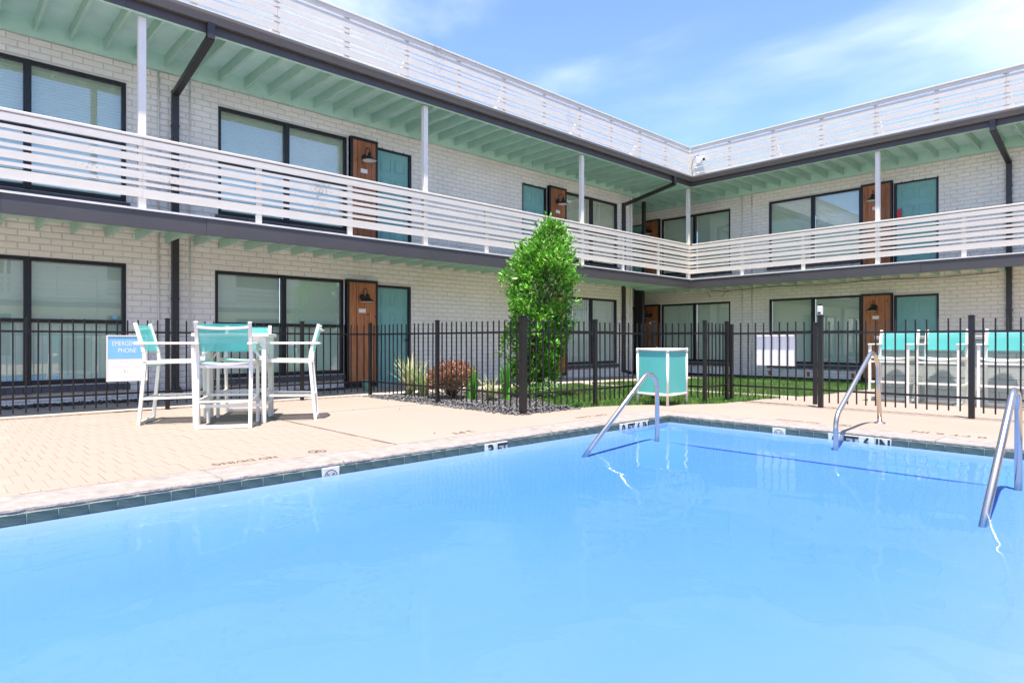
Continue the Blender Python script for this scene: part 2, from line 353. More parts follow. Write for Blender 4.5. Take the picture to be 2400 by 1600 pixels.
# ------------------------------------------------------------------ ground, deck, pool
PX0, PX1, PY0, PY1 = -4.40, -0.18, -6.0, 6.88      # pool basin
CW = 0.39                                          # coping width
WZ = -0.083                                        # water level
g = MB(); B = 2500
for (x0,x1,y0,y1) in ((-B,-15.2,-B,B), (9.5,B,-B,B), (-15.2,9.5,-B,-9), (-15.2,9.5,19,B)):
    g.add([(x0,y0,-.16),(x1,y0,-.16),(x1,y1,-.16),(x0,y1,-.16)], [(0,1,2,3)])
struct('ground', g, M_ground)
def sheet(mb, poly, dz=0.0):
    mb.add([(x, y, gz(y)+dz) for x, y in poly], [tuple(range(len(poly)))]); return mb
OX0, OX1, OY1 = PX0-CW, PX1+CW, PY1+CW
LAWN_EDGE = [(-5.72,6.62),(-5.60,7.05),(-5.40,7.50),(-4.98,8.08),(-4.66,8.60),(-4.56,9.25),(-4.52,9.9)]
deck = MB()
sheet(deck, [(-9.66,3.1),(OX0,3.1),(OX0,5.5),(-9.66,5.5)])
sheet(deck, [(-5.72,5.5),(OX0,5.5),(OX0,OY1),(9.5,OY1),(9.5,9.9)] + LAWN_EDGE[::-1])
sheet(deck, [(-4.52,9.9),(9.5,9.9),(9.5,13.8),(-4.42,13.8),(-4.36,11.3),(-4.42,10.95)])
sheet(deck, [(-4.42,13.8),(9.5,13.8),(9.5,19),(-4.42,19)])
sheet(deck, [(OX1,-9),(9.5,-9),(9.5,OY1),(OX1,OY1)])
deck.add([(-15.2,-9,0),(OX1,-9,0),(OX1,PY0,0),(-15.2,PY0,0)], [(0,1,2,3)])
deck_o = struct('deck', deck, M_deck)
pb = MB(); pb.add([(-9.66,PY0,-.004),(OX0,PY0,-.004),(OX0,3.1,-.004),(-9.66,3.1,-.004)], [(0,1,2,3)])
pav_o = struct('paved_terrace', pb, M_joint)
walk = MB()
walk.add([(-15.2,PY0,-.004),(-9.66,PY0,-.004),(-9.66,5.5,-.004),(-15.2,5.5,-.004)], [(0,1,2,3)])
for y0, y1 in ((5.5,9.9),(9.9,14),(14,19)): sheet(walk, [(-15.2,y0),(-9.05,y0),(-9.05,y1),(-15.2,y1)], -.004)
sheet(walk, [(-9.05,10.42),(-4.4,10.42),(-4.4,10.92),(-9.05,10.92)], -.002)
struct('path', walk, mat('path_concrete', (0.36,0.30,0.255), 0.85, 0.12, 0.9, 0.2, 90))
lawn = MB()
for y0, y1, xr in ((5.5,7.3,-5.2),(7.3,9.9,-4.3),(9.9,14,-4.2),(14,19,-4.2)): sheet(lawn, [(-9.05,y0),(xr,y0),(xr,y1),(-9.05,y1)], -.02)
struct('lawn', lawn, M_turf)
# terrace pavers, long joints running away from the pool
def paver_mesh(w, l, seed):
    r = random.Random(seed); mb = MB(); c = .002; t = [r.uniform(-.0006, .0006) for _ in range(4)]
    mb.add([(0,0,-.03),(l,0,-.03),(l,w,-.03),(0,w,-.03),(0,0,-.003),(l,0,-.003),(l,w,-.003),(0,w,-.003),
            (c,c,t[0]),(l-c,c,t[1]),(l-c,w-c,t[2]),(c,w-c,t[3])],
           [(0,1,5,4),(1,2,6,5),(2,3,7,6),(3,0,4,7),(4,5,9,8),(5,6,10,9),(6,7,11,10),(7,4,8,11),(8,9,10,11)])
    return mb
pav_var = [paver_mesh(.0995, .2998, i).mesh('paver') for i in range(6)]
for me in pav_var: me.materials.append(M_paver)
cells = []
r_ = 0; x = -9.66
while x < OX0 - .02:
    l = min(.2998, OX0 - x - .003)
    for j in range(-28, 32):
        y = j*.102 - .064 - (.051 if r_ % 2 else 0)
        if y + .0995 < 3.1: cells.append((x, y, l))
    x += .30; r_ += 1
full = [c for c in cells if abs(c[2]-.2998) < 1e-6]
def in_view(x, y, z):
    dx, dy = x, y; w = -math.sin(YAW)*dx + math.cos(YAW)*dy; u = math.cos(YAW)*dx + math.sin(YAW)*dy
    return w > .3 and abs(u/w) < .82
full.sort(key=lambda c: (0 if in_view(c[0], c[1], 0) else 1, math.hypot(c[0], c[1])))
pick = set(full[:300])
rest = MB()
for c in cells:
    if c in pick:
        o = mkobj('paver', random.choice(pav_var), None, pav_o); o.location = (c[0], c[1], random.uniform(-.0012, .0012))
    else:
        p = paver_mesh(.0995, c[2], random.random()); dz = random.uniform(-.0012, .0012)
        rest.add([(a+c[0], b+c[1], d+dz) for a, b, d in p.v], p.f)
o = rest.build('paver_field', M_paver, pav_o); o['kind'] = 'stuff'
# pool shell (open basin) with a shallow entry ledge at the far end
shell = MB(); FZ = -.19; LY = 5.77; LZ = -0.145
def quad(mb, a, b, c, d): mb.add([a,b,c,d], [(0,1,2,3)])
RIM = WZ - .012
cove = [(.0095,RIM),(.10,-.12),(.30,-.148),(.65,-.172),(1.1,FZ)]
xs_ = [PX0+d for d, z in cove] + [PX1-d for d, z in cove[::-1]]; zs_ = [z for d, z in cove] + [z for d, z in cove[::-1]]
ys_ = [PY0, LY-2.6, LY-1.5, LY-.7, LY]; fy_ = [1.0, 1.0, .90, .77, .65]
zc = lambda i, j: RIM + (zs_[i]-RIM)*fy_[j]
for i in range(len(xs_)-1):
    for j in range(len(ys_)-1):
        quad(shell, (xs_[i],ys_[j],zc(i,j)),(xs_[i+1],ys_[j],zc(i+1,j)),(xs_[i+1],ys_[j+1],zc(i+1,j+1)),(xs_[i],ys_[j+1],zc(i,j+1)))
    za, zb_ = zc(i,4), zc(i+1,4)
    if za < LZ or zb_ < LZ: quad(shell, (xs_[i],LY,min(LZ,za)),(xs_[i+1],LY,min(LZ,zb_)),(xs_[i+1],LY,LZ),(xs_[i],LY,LZ))
quad(shell, (PX0,LY,LZ),(PX1,LY,LZ),(PX1,PY1-.12,LZ),(PX0,PY1-.12,LZ))
quad(shell, (PX0,PY1-.12,LZ),(PX1,PY1-.12,LZ),(PX1,PY1-.0095,RIM),(PX0,PY1-.0095,RIM))
quad(shell, (PX0+.0095,LY-.003,RIM),(PX0+.05,LY-.003,LZ),(PX0+.05,PY1,LZ),(PX0+.0095,PY1,RIM)); quad(shell, (PX1-.0095,LY,RIM),(PX1-.05,LY,LZ),(PX1-.05,PY1,LZ),(PX1-.0095,PY1,RIM))
quad(shell, (PX0,PY0,FZ),(PX0,PY1,FZ),(PX0,PY1,-.17),(PX0,PY0,-.17)); quad(shell, (PX1,PY1,FZ),(PX1,PY0,FZ),(PX1,PY0,-.17),(PX1,PY1,-.17))
quad(shell, (PX0,PY1,FZ),(PX1,PY1,FZ),(PX1,PY1,-.17),(PX0,PY1,-.17)); quad(shell, (PX1,PY0,FZ),(PX0,PY0,FZ),(PX0,PY0,-.17),(PX1,PY0,-.17))
basin = struct('pool_basin', shell, M_pool)
gb = MB()                                           # grout band behind the waterline tiles
gb.box(PX0-.02,PX0,PY0,PY1,-.18,-.031); gb.box(PX0,PX1,PY1,PY1+.02,-.18,-.031); gb.box(PX1,PX1+.02,PY0,PY1,-.18,-.031); gb.box(PX0,PX1,PY0-.02,PY0,-.18,-.031)
gb.build('grout_band', M_grout, basin)
wb = MB(); wb.box(PX0-.015, PX1+.015, PY0-.015, PY1+.015, FZ-.05, WZ)
struct('water', wb, M_water)
# waterline tiles
TW = .1465
def tile_mesh(seed):
    r = random.Random(seed); mb = MB(); mb.cbox(0, .007+r.uniform(0,.002), .003, TW-.003, -.146, 0, .002); return mb
tvar = [tile_mesh(i).mesh('tile') for i in range(4)]
for me in tvar: me.materials.append(M_tile)
tilew = tile_mesh(9).mesh('marker_tile'); tilew.materials.append(M_tilew)
markL = {}; markR = {}
n = int((PY1 + 1.0)/TW)
for i in range(n):
    y = PY1 - (i+1)*TW
    yc = y + TW/2
    mk = None
    if 2.19 < yc < 2.36: mk = 'dive'
    if 3.80 < yc < 4.10: mk = 'three'
    if 5.83 < yc < 6.42: mk = 'six'
    o = mkobj('marker_tile' if mk else 'tile', tilew if mk else random.choice(tvar), None, basin); o.location = (PX0, y, -.032)
    if mk: markL.setdefault(mk, []).append(yc)
n = int((PX1-PX0)/TW)
for i in range(n+1):
    x = PX0 + .008 + i*TW; xc = x + TW/2
    if x + TW > PX1: break
    mk = None
    if -3.06 < xc < -2.90: mk = 'dive'
    if -2.46 < xc < -1.88: mk = 'six'
    o = mkobj('marker_tile' if mk else 'tile', tilew if mk else random.choice(tvar), None, basin); o.location = (x+TW, PY1, -.032) ; o.rotation_euler = (0,0,-PI/2)
    o.location = (x, PY1, -.032)
    if mk: markR.setdefault(mk, []).append(xc)
def no_diving(c, right, up, s, parent, m=None):
    mb = MB(); n = 28
    for i in range(n):
        a, b = 2*PI*i/n, 2*PI*(i+1)/n
        mb.add([(s*math.cos(a),s*math.sin(a),0),(s*math.cos(b),s*math.sin(b),0),(s*.88*math.cos(b),s*.88*math.sin(b),0),(s*.88*math.cos(a),s*.88*math.sin(a),0)], [(0,1,2,3)])
    mb.beam((-s*.66,s*.62,0),(s*.62,-s*.66,0), s*.12, .0006, (0,0,1))
    mb.xform(basis(c, right, up)); mb.build('no_diving_ring', m or M_red, parent)
    m2 = MB(); m2.beam((s*.5,s*.55,0),(-.2*s,-.4*s,0), s*.13, .0006); m2.beam((.1*s,.1*s,0),(-.45*s,.05*s,0), s*.10, .0006); m2.xform(basis(Vector(c)+Vector(right).cross(Vector(up))*-.0007, right, up))
    m2.build('diver_figure', M_ink, parent)
e = .0115
cyL = sum(markL['dive'])/len(markL['dive']); no_diving((PX0+e,cyL,-.105), (0,1,0), (0,0,1), .056, basin)
cxR = sum(markR['dive'])/len(markR['dive']); no_diving((cxR,PY1-e,-.105), (1,0,0), (0,0,1), .056, basin)
cl = markL['three']; mid = sum(cl)/len(cl)
lettering('3', .165, (PX0+e,mid-.072,-.108), (0,1,0), (0,0,1), M_ink, basin, 1.05, .005); lettering('FT', .155, (PX0+e,mid+.072,-.104), (0,1,0), (0,0,1), M_ink, basin, .8, .005)
cl = markL['six']; mid = sum(cl)/len(cl)
for t, d in (('0',-.22),('FT',-.073),('6',.073),('IN',.22)): lettering(t, .155, (PX0+e,mid+d,-.104), (0,1,0), (0,0,1), M_ink, basin, .85, .005)
cl = markR['six']; mid = sum(cl)/len(cl)
for t, d in (('0',-.22),('FT',-.073),('6',.073),('IN',.22)): lettering(t, .155, (mid+d,PY1-e,-.104), (1,0,0), (0,0,1), M_ink, basin, .85, .005)
# coping stones
def coping_stone(L, seed):
    """stone L long (x), CW deep (y, 0 = pool edge), rough front lip"""
    r = random.Random(seed); n = max(4, int(L/.05)); mb = MB(); pr = []
    for i in range(n+1):
        x = .002 + (L-.004)*i/n; f = r.uniform(-.006, .004); zt = r.uniform(-.0015, .001)
        pr.append([(x,CW-.003,-.10),(x,CW-.003,-.002+zt*.3),(x,.02+f,zt),(x,.004+f,-.007+zt),(x,f,-.018),(x,.002+f*.5,-.031),(x,.02,-.031),(x,.02,-.10)])
    m = len(pr[0])
    vs = [p for row in pr for p in row]; fs = []
    for i in range(n):
        for j in range(m): fs.append((i*m+j, (i+1)*m+j, (i+1)*m+(j+1)%m, i*m+(j+1)%m))
    fs.append(tuple(range(m))); fs.append(tuple(n*m+j for j in range(m))[::-1]); mb.add(vs, fs); return mb
cop = thing('pool_coping', (OX0, OY1, 0), 'rough pale stone coping around the edge of the pool', 'coping'); del cop['category']; cop['kind'] = 'structure'; del cop['label']
y = PY1 + CW; k = 0
segs = []
yy = PY1; 
while yy > -4:
    L = random.choice((.9, 1.1, 1.25)); segs.append((yy-L, L)); yy -= L
for y0, L in segs:
    mb = coping_stone(L, k); k += 1
    mb.xform(Matrix(((0,-1,0,PX0),(1,0,0,y0),(0,0,1,0),(0,0,0,1)))); mb.build('coping_stone', M_coping, cop)
    mb = coping_stone(L, k+50); mb.xform(Matrix(((0,1,0,PX1),(-1,0,0,y0+L),(0,0,1,0),(0,0,0,1)))); mb.build('coping_stone', M_coping, cop)
x = PX0 - CW
while x < PX1 + CW - .01:
    L = min(random.choice((.9, 1.1, 1.25)), PX1 + CW - x)
    mb = coping_stone(L, k+90); k += 1; mb.xform(Matrix(((1,0,0,x),(0,1,0,PY1),(0,0,1,0),(0,0,0,1)))); mb.build('coping_stone', M_coping, cop); x += L
jt = MB()
jt.box(-4.5, 9.4, 9.02, 9.028, -.01, .0025); jt.box(-9.6, OX0, 3.104, 3.110, -.01, .002); jt.box(-7.6, -7.594, 3.11, 5.45, -.01, .002)
jt.build('control_joint', mat('joint_dirt', (0.10,0.075,0.06), .95, .4, 12), deck_o)
# painted words on the deck, to be read from the deck side
dz = .004
lettering('NO DIVING', .115, (-4.93,1.83,dz), (0,-1,0), (1,0,0), M_inkw, deck_o if False else pav_o, .82)
no_diving((-4.93,2.42,dz), (0,-1,0), (1,0,0), .075, pav_o, M_inkw)
lettering('3 FT', .15, (-4.97,4.0,dz), (0,-1,0), (1,0,0), M_inkw, deck_o, 1.0)
lettering('0 FT 6 IN', .14, (-4.95,6.02,dz), (0,-1,0), (1,0,0), M_inkw, deck_o, 1.0)
lettering('NO DIVING', .115, (-3.0,7.37,dz), (1,0,0), (0,-1,0), M_inkw, deck_o, .82) if False else lettering('NO DIVING', .115, (-3.0,7.37,dz), (-1,0,0), (0,-1,0), M_inkw, deck_o, .82)
no_diving((-2.5,7.37,dz), (-1,0,0), (0,-1,0), .07, deck_o, M_inkw)
lettering('0 FT 6 IN', .14, (-1.55,7.40,dz), (-1,0,0), (0,-1,0), M_inkw, deck_o, 1.15)

# ------------------------------------------------------------------ building
XW, YW = -11.2, 17.8
bld = thing('apartment_building', (XW, YW, 0), 'two storey motel style apartment building of white painted brick with mint eaves and slatted balconies', 'building')
class Wing:
    def __init__(s, kind): s.k = kind; s.dp = {'L':1.55,'R':1.65,'O':1.55}[kind]
    def P(s, a, d, z):
        if s.k == 'L': return (XW+d, a, z)
        if s.k == 'R': return (a, YW-d, z)
        return (12.4-d, a, z)
    def box(s, mb, a0, a1, d0, d1, z0, z1, c=0):
        p = s.P(a0,d0,z0); q = s.P(a1,d1,z1)
        if c: mb.cbox(p[0],q[0],p[1],q[1],p[2],q[2],c)
        else: mb.box(p[0],q[0],p[1],q[1],p[2],q[2])
    def right(s): return {'L':(0,1,0),'R':(1,0,0),'O':(0,-1,0)}[s.k]
    def out(s): return {'L':(1,0,0),'R':(0,-1,0),'O':(-1,0,0)}[s.k]
WL, WR, WO = Wing('L'), Wing('R'), Wing('O')
Z0, ZS, ZT = -.22, 2.70, 5.25
LO = (.29, 2.13); UP = (3.08, 4.93)
# openings: (kind, a0, a1, storey, extra)
OPEN_L = [('win',-.10,2.34,0,'h'),('win',3.65,6.05,0,'h'),('door',6.765,7.62,0,None),('door',10.93,11.80,0,None),('win',12.50,14.80,0,'v'),
          ('win',-.10,2.34,1,'h'),('win',3.70,6.12,1,'h'),('door',6.765,7.635,1,None),('door',10.93,11.82,1,None),('win',12.50,14.82,1,'v')]
PAN_L = [(6.07,6.755,0),(11.83,12.49,0),(6.15,6.755,1),(11.83,12.49,1)]
OPEN_R = [('door',-13.15,-12.36,0,None),('win',-11.66,-9.24,0,'v'),('win',-8.05,-5.62,0,'p'),('door',-4.87,-3.91,0,None),('win',-.9,1.5,0,'h'),
          ('door',-13.15,-12.36,1,None),('win',-11.66,-9.24,1,'p'),('win',-8.06,-5.625,1,'h'),('door',-4.87,-3.915,1,None),('win',-.9,1.5,1,'h')]
PAN_R = [(-12.28,-11.69,0),(-5.605,-4.88,0),(-12.28,-11.69,1),(-5.605,-4.88,1)]
def orect(o):
    if o[0] == 'win': z = LO if o[3] == 0 else UP
    else: z = (-.1, 2.08) if o[3] == 0 else (2.70, 4.90)
    return (o[1], o[2], z[0], z[1])
CH, BL = .0945, .257
def brick_mb(l, h, rr):
    mb = MB(); c = .011; j = lambda: rr.uniform(-.004, .004)
    f = .0; b = -.03
    outer = [(0,0),(l,0),(l,h),(0,h)]; inner = [(c+j(),c+j()),(l-c+j(),c+j()),(l-c+j(),h-c+j()),(c+j(),h-c+j())]
    t = [rr.uniform(-.0015,.0025) for _ in range(4)]
    vs = [(a,b,z) for a, z in outer] + [(a,-.009,z) for a, z in outer] + [(a,t[i],z) for i, (a, z) in enumerate(inner)]
    fs = [(0,1,5,4),(1,2,6,5),(2,3,7,6),(3,0,4,7),(4,5,9,8),(5,6,10,9),(6,7,11,10),(7,4,8,11),(8,9,10,11)]
    mb.add(vs, fs); return mb
def proj(p):
    dx, dy, dzz = p[0], p[1], p[2]-CAM_H
    w = -math.sin(YAW)*dx + math.cos(YAW)*dy; u = math.cos(YAW)*dx + math.sin(YAW)*dy
    return (1200+1470.6*u/w, 800-1470.6*dzz/w, w) if w > .1 else (0,0,-1)
def brick_wall(W, a0, a1, opens, pans, nsingle, zb):
    rects = [orect(o) for o in opens]
    # mortar core, cut around the openings
    cuts = sorted(set([a0, a1] + [r[0] for r in rects] + [r[1] for r in rects]))
    mb = MB()
    for c0, c1 in zip(cuts, cuts[1:]):
        if c1 <= a0 or c0 >= a1: continue
        m = (c0+c1)/2; zs = sorted((r[2], r[3]) for r in rects if r[0] < m < r[1]); z = zb
        for (q0, q1) in zs + [(ZT+.3, None)]:
            if q0 > z + .001: W.box(mb, c0, c1, -.22, -.0125, z, q0)
            z = q1 if q1 is not None else z
    wall = mb.build('wall', M_mortar, bld)
    rr = random.Random(3 if W.k == 'L' else 4); items = []
    nr = int((ZT - zb)/CH) + 1; g = .013
    for r in range(nr):
        z = ZT - (r+1)*CH
        if z + CH < zb: break
        off = BL/2 if r % 2 else 0
        k = 0
        while True:
            s0 = a0 + k*BL - off; k += 1
            if s0 >= a1: break
            segs = [(max(s0, a0), min(s0+BL, a1))]
            for q in rects:
                if q[2] < z + CH - .03 and q[3] > z + .03:
                    ns = []
                    for (x0, x1) in segs:
                        if q[1] <= x0 or q[0] >= x1: ns.append((x0, x1)); continue
                        if q[0] > x0: ns.append((x0, q[0]))
                        if q[1] < x1: ns.append((q[1], x1))
                    segs = ns
            for (x0, x1) in segs:
                if x1 - x0 > .035: items.append((x0+g/2, z+g/2, x1-x0-g))
    h = CH - g
    def hidden(x, z):
        p = proj(W.P(x+.12, 0, z+.05)); return not (0 < p[0] < 2400 and 0 < p[1] < 1600 and p[2] > 0)
    fulls = [i for i in items if abs(i[2]-(BL-g)) < 1e-6 and not hidden(i[0], i[1]) and i[1] > .05 and not (2.38 < i[1] < 3.75)
             and not any(p[0]-.2 < i[0] < p[1] and (i[1] < 2.2 if p[2] == 0 else 2.6 < i[1] < 5) for p in pans)]
    fulls.sort(key=lambda i: math.dist(W.P(i[0], 0, i[1]), (0,0,CAM_H)))
    single = set(fulls[:nsingle])
    if nsingle:
        var = []
        for v in range(8):
            m = brick_mb(BL-g, h, rr); M4 = {'L': Matrix(((0,1,0,0),(1,0,0,0),(0,0,1,0),(0,0,0,1))), 'R': Matrix(((1,0,0,0),(0,-1,0,0),(0,0,1,0),(0,0,0,1)))}[W.k]
            m.xform(M4); m.f = [tuple(reversed(f)) for f in m.f]; me = m.mesh('brick'); me.materials.append(M_brick); var.append(me)
    rest = MB()
    for it in items:
        jz = rr.uniform(-.0018, .0018); jx = rr.uniform(-.002, .002)
        if it in single:
            o = mkobj('brick', rr.choice(var), None, wall); o.location = W.P(it[0]+jx, 0, it[1]+jz)
        else:
            m = brick_mb(it[2], h, rr)
            vv = [W.P(a+it[0]+jx, b, z+it[1]+jz) for a, b, z in m.v]; rest.add(vv, [tuple(reversed(f)) for f in m.f])
    o = rest.build('brickwork', M_brick, wall); o['kind'] = 'stuff'
    return wall
wallL = brick_wall(WL, -4.0, 15.57, OPEN_L, PAN_L, 200, -.10)
wallR = brick_wall(WR, -14.6, 4.0, OPEN_R, PAN_R, 100, Z0)
# white trim bead around the openings, windows, doors
def window(W, o):
    _, a0, a1, st, kind = o; z0, z1 = LO if st == 0 else UP
    mb = MB(); fw = .055; mull = a0 + (a1-a0)*.5; mid = z0 + .93 if st == 0 and W.k == 'L' and a0 < 10 else z0 + .90
    fd0, fd1 = -.085, -.012
    for (p, q, r, s_) in ((a0,a1,z1-fw,z1),(a0,a1,z0,z0+fw*1.3),(a0,a0+fw,z0+fw*1.3,z1-fw),(a1-fw,a1,z0+fw*1.3,z1-fw)): W.box(mb, p, q, fd0, fd1, r, s_, .004)
    W.box(mb, mull-.045, mull+.045, fd0, .006, z0+.003, z1-.003, .008)
    low = st == 0 and W.k == 'L' and a0 < 10
    for s0, s1 in ((a0+fw, mull-.045), (mull+.045, a1-fw)):
        W.box(mb, s0, s1, fd0+.01, fd1-.018, mid-.028 if low else mid-.018, mid+.028 if low else mid+.018)
    win = mb.build('window', M_black, bld)
    for s0, s1 in ((a0+fw, mull-.045), (mull+.045, a1-fw)):
        pm = MB(); W.box(pm, s0-.005, s1+.005, -.062, -.056, z0+fw, z1-fw); pm.build('pane', M_glass, win)
        bm_ = MB(); s0b, s1b = s0-.01, s1+.01
        if kind == 'h':
            n = int((z1-z0-.06)/.044)
            for i in range(n):
                z = z0 + .06 + i*.044; tz = .0215; td = .009
                a, b = W.P(s0b, -.125+td, z-tz), W.P(s1b, -.125+td, z-tz); c, d = W.P(s1b, -.125-td, z+tz+.002), W.P(s0b, -.125-td, z+tz+.002)
                bm_.add([a,b,c,d], [(0,1,2,3)])
            for q in (.28, .72):
                s = s0b + (s1b-s0b)*q; W.box(bm_, s-.004, s+.004, -.118, -.116, z0+.06, z1-.06)
        elif kind == 'v':
            n = int((s1b-s0b)/.085)
            for i in range(n):
                s = s0b + (i+.5)*(s1b-s0b)/n; hw = .046
                dd = .014
                bm_.add([W.P(s-hw,-.13+dd,z0+.04),W.P(s+hw,-.13-dd,z0+.04),W.P(s+hw,-.13-dd,z1-.05),W.P(s-hw,-.13+dd,z1-.05)], [(0,1,2,3)])
        else:
            W.box(bm_, s0b, s1b, -.135, -.13, z0+.04, z1-.04)
        bm_.build('blind', M_blind, win)
    # rowlock brick sill
    sb = MB(); n = int((a1-a0+.1)/.098); rr = random.Random(n)
    for i in range(n):
        s = a0 - .05 + i*(a1-a0+.1)/n; dn = rr.uniform(-.008, .008); w = (a1-a0+.1)/n
        p = [W.P(s+.004,-.05,z0-.10+dn), W.P(s+w-.004,-.05,z0-.10+dn), W.P(s+w-.004,.045,z0-.115+dn), W.P(s+.004,.045,z0-.115+dn),
             W.P(s+.004,-.05,z0-.006), W.P(s+w-.004,-.05,z0-.006), W.P(s+w-.004,.05,z0-.035), W.P(s+.004,.05,z0-.035)]
        sb.add(p, [(3,2,1,0),(4,5,6,7),(0,1,5,4),(1,2,6,5),(2,3,7,6),(3,0,4,7)])
    W.box(sb, a0-.048, a1+.048, -.06, .03, z0-.105, z0-.012)
    sb.build('sill', M_sill, win)
    tb = MB(); t = .012
    W.box(tb, a0-t, a0-.001, -.02, .004, z0, z1+t); W.box(tb, a1+.001, a1+t, -.02, .004, z0, z1+t); W.box(tb, a0-.001, a1+.001, -.02, .004, z1+.001, z1+t)
    tb.build('bead', M_wtrim, win)
    return win
def door(W, o):
    _, a0, a1, st, _k = o; zb, zt = (gz(W.P(0,0,0)[1] if W.k == 'R' else a0) if st == 0 else 2.70), (2.08 if st == 0 else 4.90)
    fw = .05; mb = MB()
    W.box(mb, a0, a0+fw, -.11, -.005, zb, zt); W.box(mb, a1-fw, a1, -.11, -.005, zb, zt); W.box(mb, a0+fw, a1-fw, -.11, -.005, zt-fw, zt)
    fr = mb.build('door', M_black, bld)
    lm = MB(); l0, l1, t0, t1 = a0+fw, a1-fw, zb+.015, zt-fw
    W.box(lm, l0+.002, l1-.002, -.10, -.06, t0, t1-.002); leaf = lm.build('door_leaf', M_door, fr)
    pm = MB(); w = l1-l0; h = t1-t0
    for (u0, u1) in ((.13,.45),(.55,.87)):
        for (v0, v1) in ((.06,.36),(.43,.74),(.81,.94)):
            x0, x1, y0, y1 = l0+u0*w, l0+u1*w, t0+v0*h, t0+v1*h
            # sunk moulding ring with raised field
            for (p, q, r, s_) in ((x0,x1,y0,y0+.014),(x0,x1,y1-.014,y1),(x0,x0+.014,y0+.014,y1-.014),(x1-.014,x1,y0+.014,y1-.014)):
                W.box(pm, p, q, -.06, -.051, r, s_)
            W.box(pm, x0+.035, x1-.035, -.06, -.054, y0+.035, y1-.035)
    pm.build('door_panel', M_door, fr)
    km = MB(); hs = l0+.06 if W.k == 'R' else l1-.06
    km.tube([W.P(hs,-.06,zb+.95), W.P(hs,-.025,zb+.95)], .012, 8); km.tube([W.P(hs,-.03,zb+.95), W.P(hs,-.005,zb+.95)], .026, 10); km.tube([W.P((l0+l1)/2,-.06,zb+1.5), W.P((l0+l1)/2,-.055,zb+1.5)], .008, 8)
    km.build('door_knob', M_lamp, fr)
    tb = MB(); t = .018
    W.box(tb, a0-t, a0-.001, -.02, .004, zb, zt+t); W.box(tb, a1+.001, a1+t, -.02, .004, zb, zt+t); W.box(tb, a0-.001, a1+.001, -.02, .004, zt+.001, zt+t)
    tb.build('bead', M_wtrim, fr)
def woodpanel(W, p):
    a0, a1, st = p; z0 = (0.0 if W.k == 'L' else -.13) if st == 0 else 2.71; z1 = 2.14 if st == 0 else 4.955
    if st == 0: z0 += .02
    mb = MB(); fw = .05; D = .10
    W.box(mb, a0, a1, .004, D-.03, z0+.1, z1-.01)
    W.box(mb, a0, a0+fw, .004, D, z0, z1-fw, .003); W.box(mb, a1-fw*.8, a1, .004, D, z0, z1-fw, .003); W.box(mb, a0, a1, .004, D+.004, z1-fw, z1, .003)
    W.box(mb, a0+fw, a1-fw*.8, .004, D-.002, z0, z0+.09)
    pan = mb.build('cedar_panel', M_black, bld)
    rr = random.Random(int(a0*100)+st); w = a1-a0-fw*1.8; cuts = [0, .24+rr.uniform(-.05,.05), .5+rr.uniform(-.03,.06), .78+rr.uniform(-.05,.05), 1]
    for c0, c1 in zip(cuts, cuts[1:]):
        q = MB(); W.box(q, a0+fw+c0*w+.003, a0+fw+c1*w-.003, D-.03, D-.012+rr.uniform(-.003,.003), z0+.092, z1-fw-.002, .003); q.build('plank', M_cedar, pan)
    s = (a0+a1)/2 - .01; q = MB(); zc = (1.53 if st == 0 else 4.31); W.box(q, s-.075, s+.075, D-.012, D-.002, zc-.04, zc+.04); npl = q.build('number_plate', M_signw, pan)
    return pan
for o in OPEN_L:
    (window if o[0] == 'win' else door)(WL, o)
for o in OPEN_R:
    (window if o[0] == 'win' else door)(WR, o)
for p in PAN_L: woodpanel(WL, p)
for p in PAN_R: woodpanel(WR, p)
# blue round sticker on the near ground-floor window
q = MB(); c = WL.P(2.20, -.0545, 1.30); q.tube([(c[0],c[1],c[2]),(c[0]+.001,c[1],c[2])], .035, 16)
q.build('window_sticker', M_blue, bld)

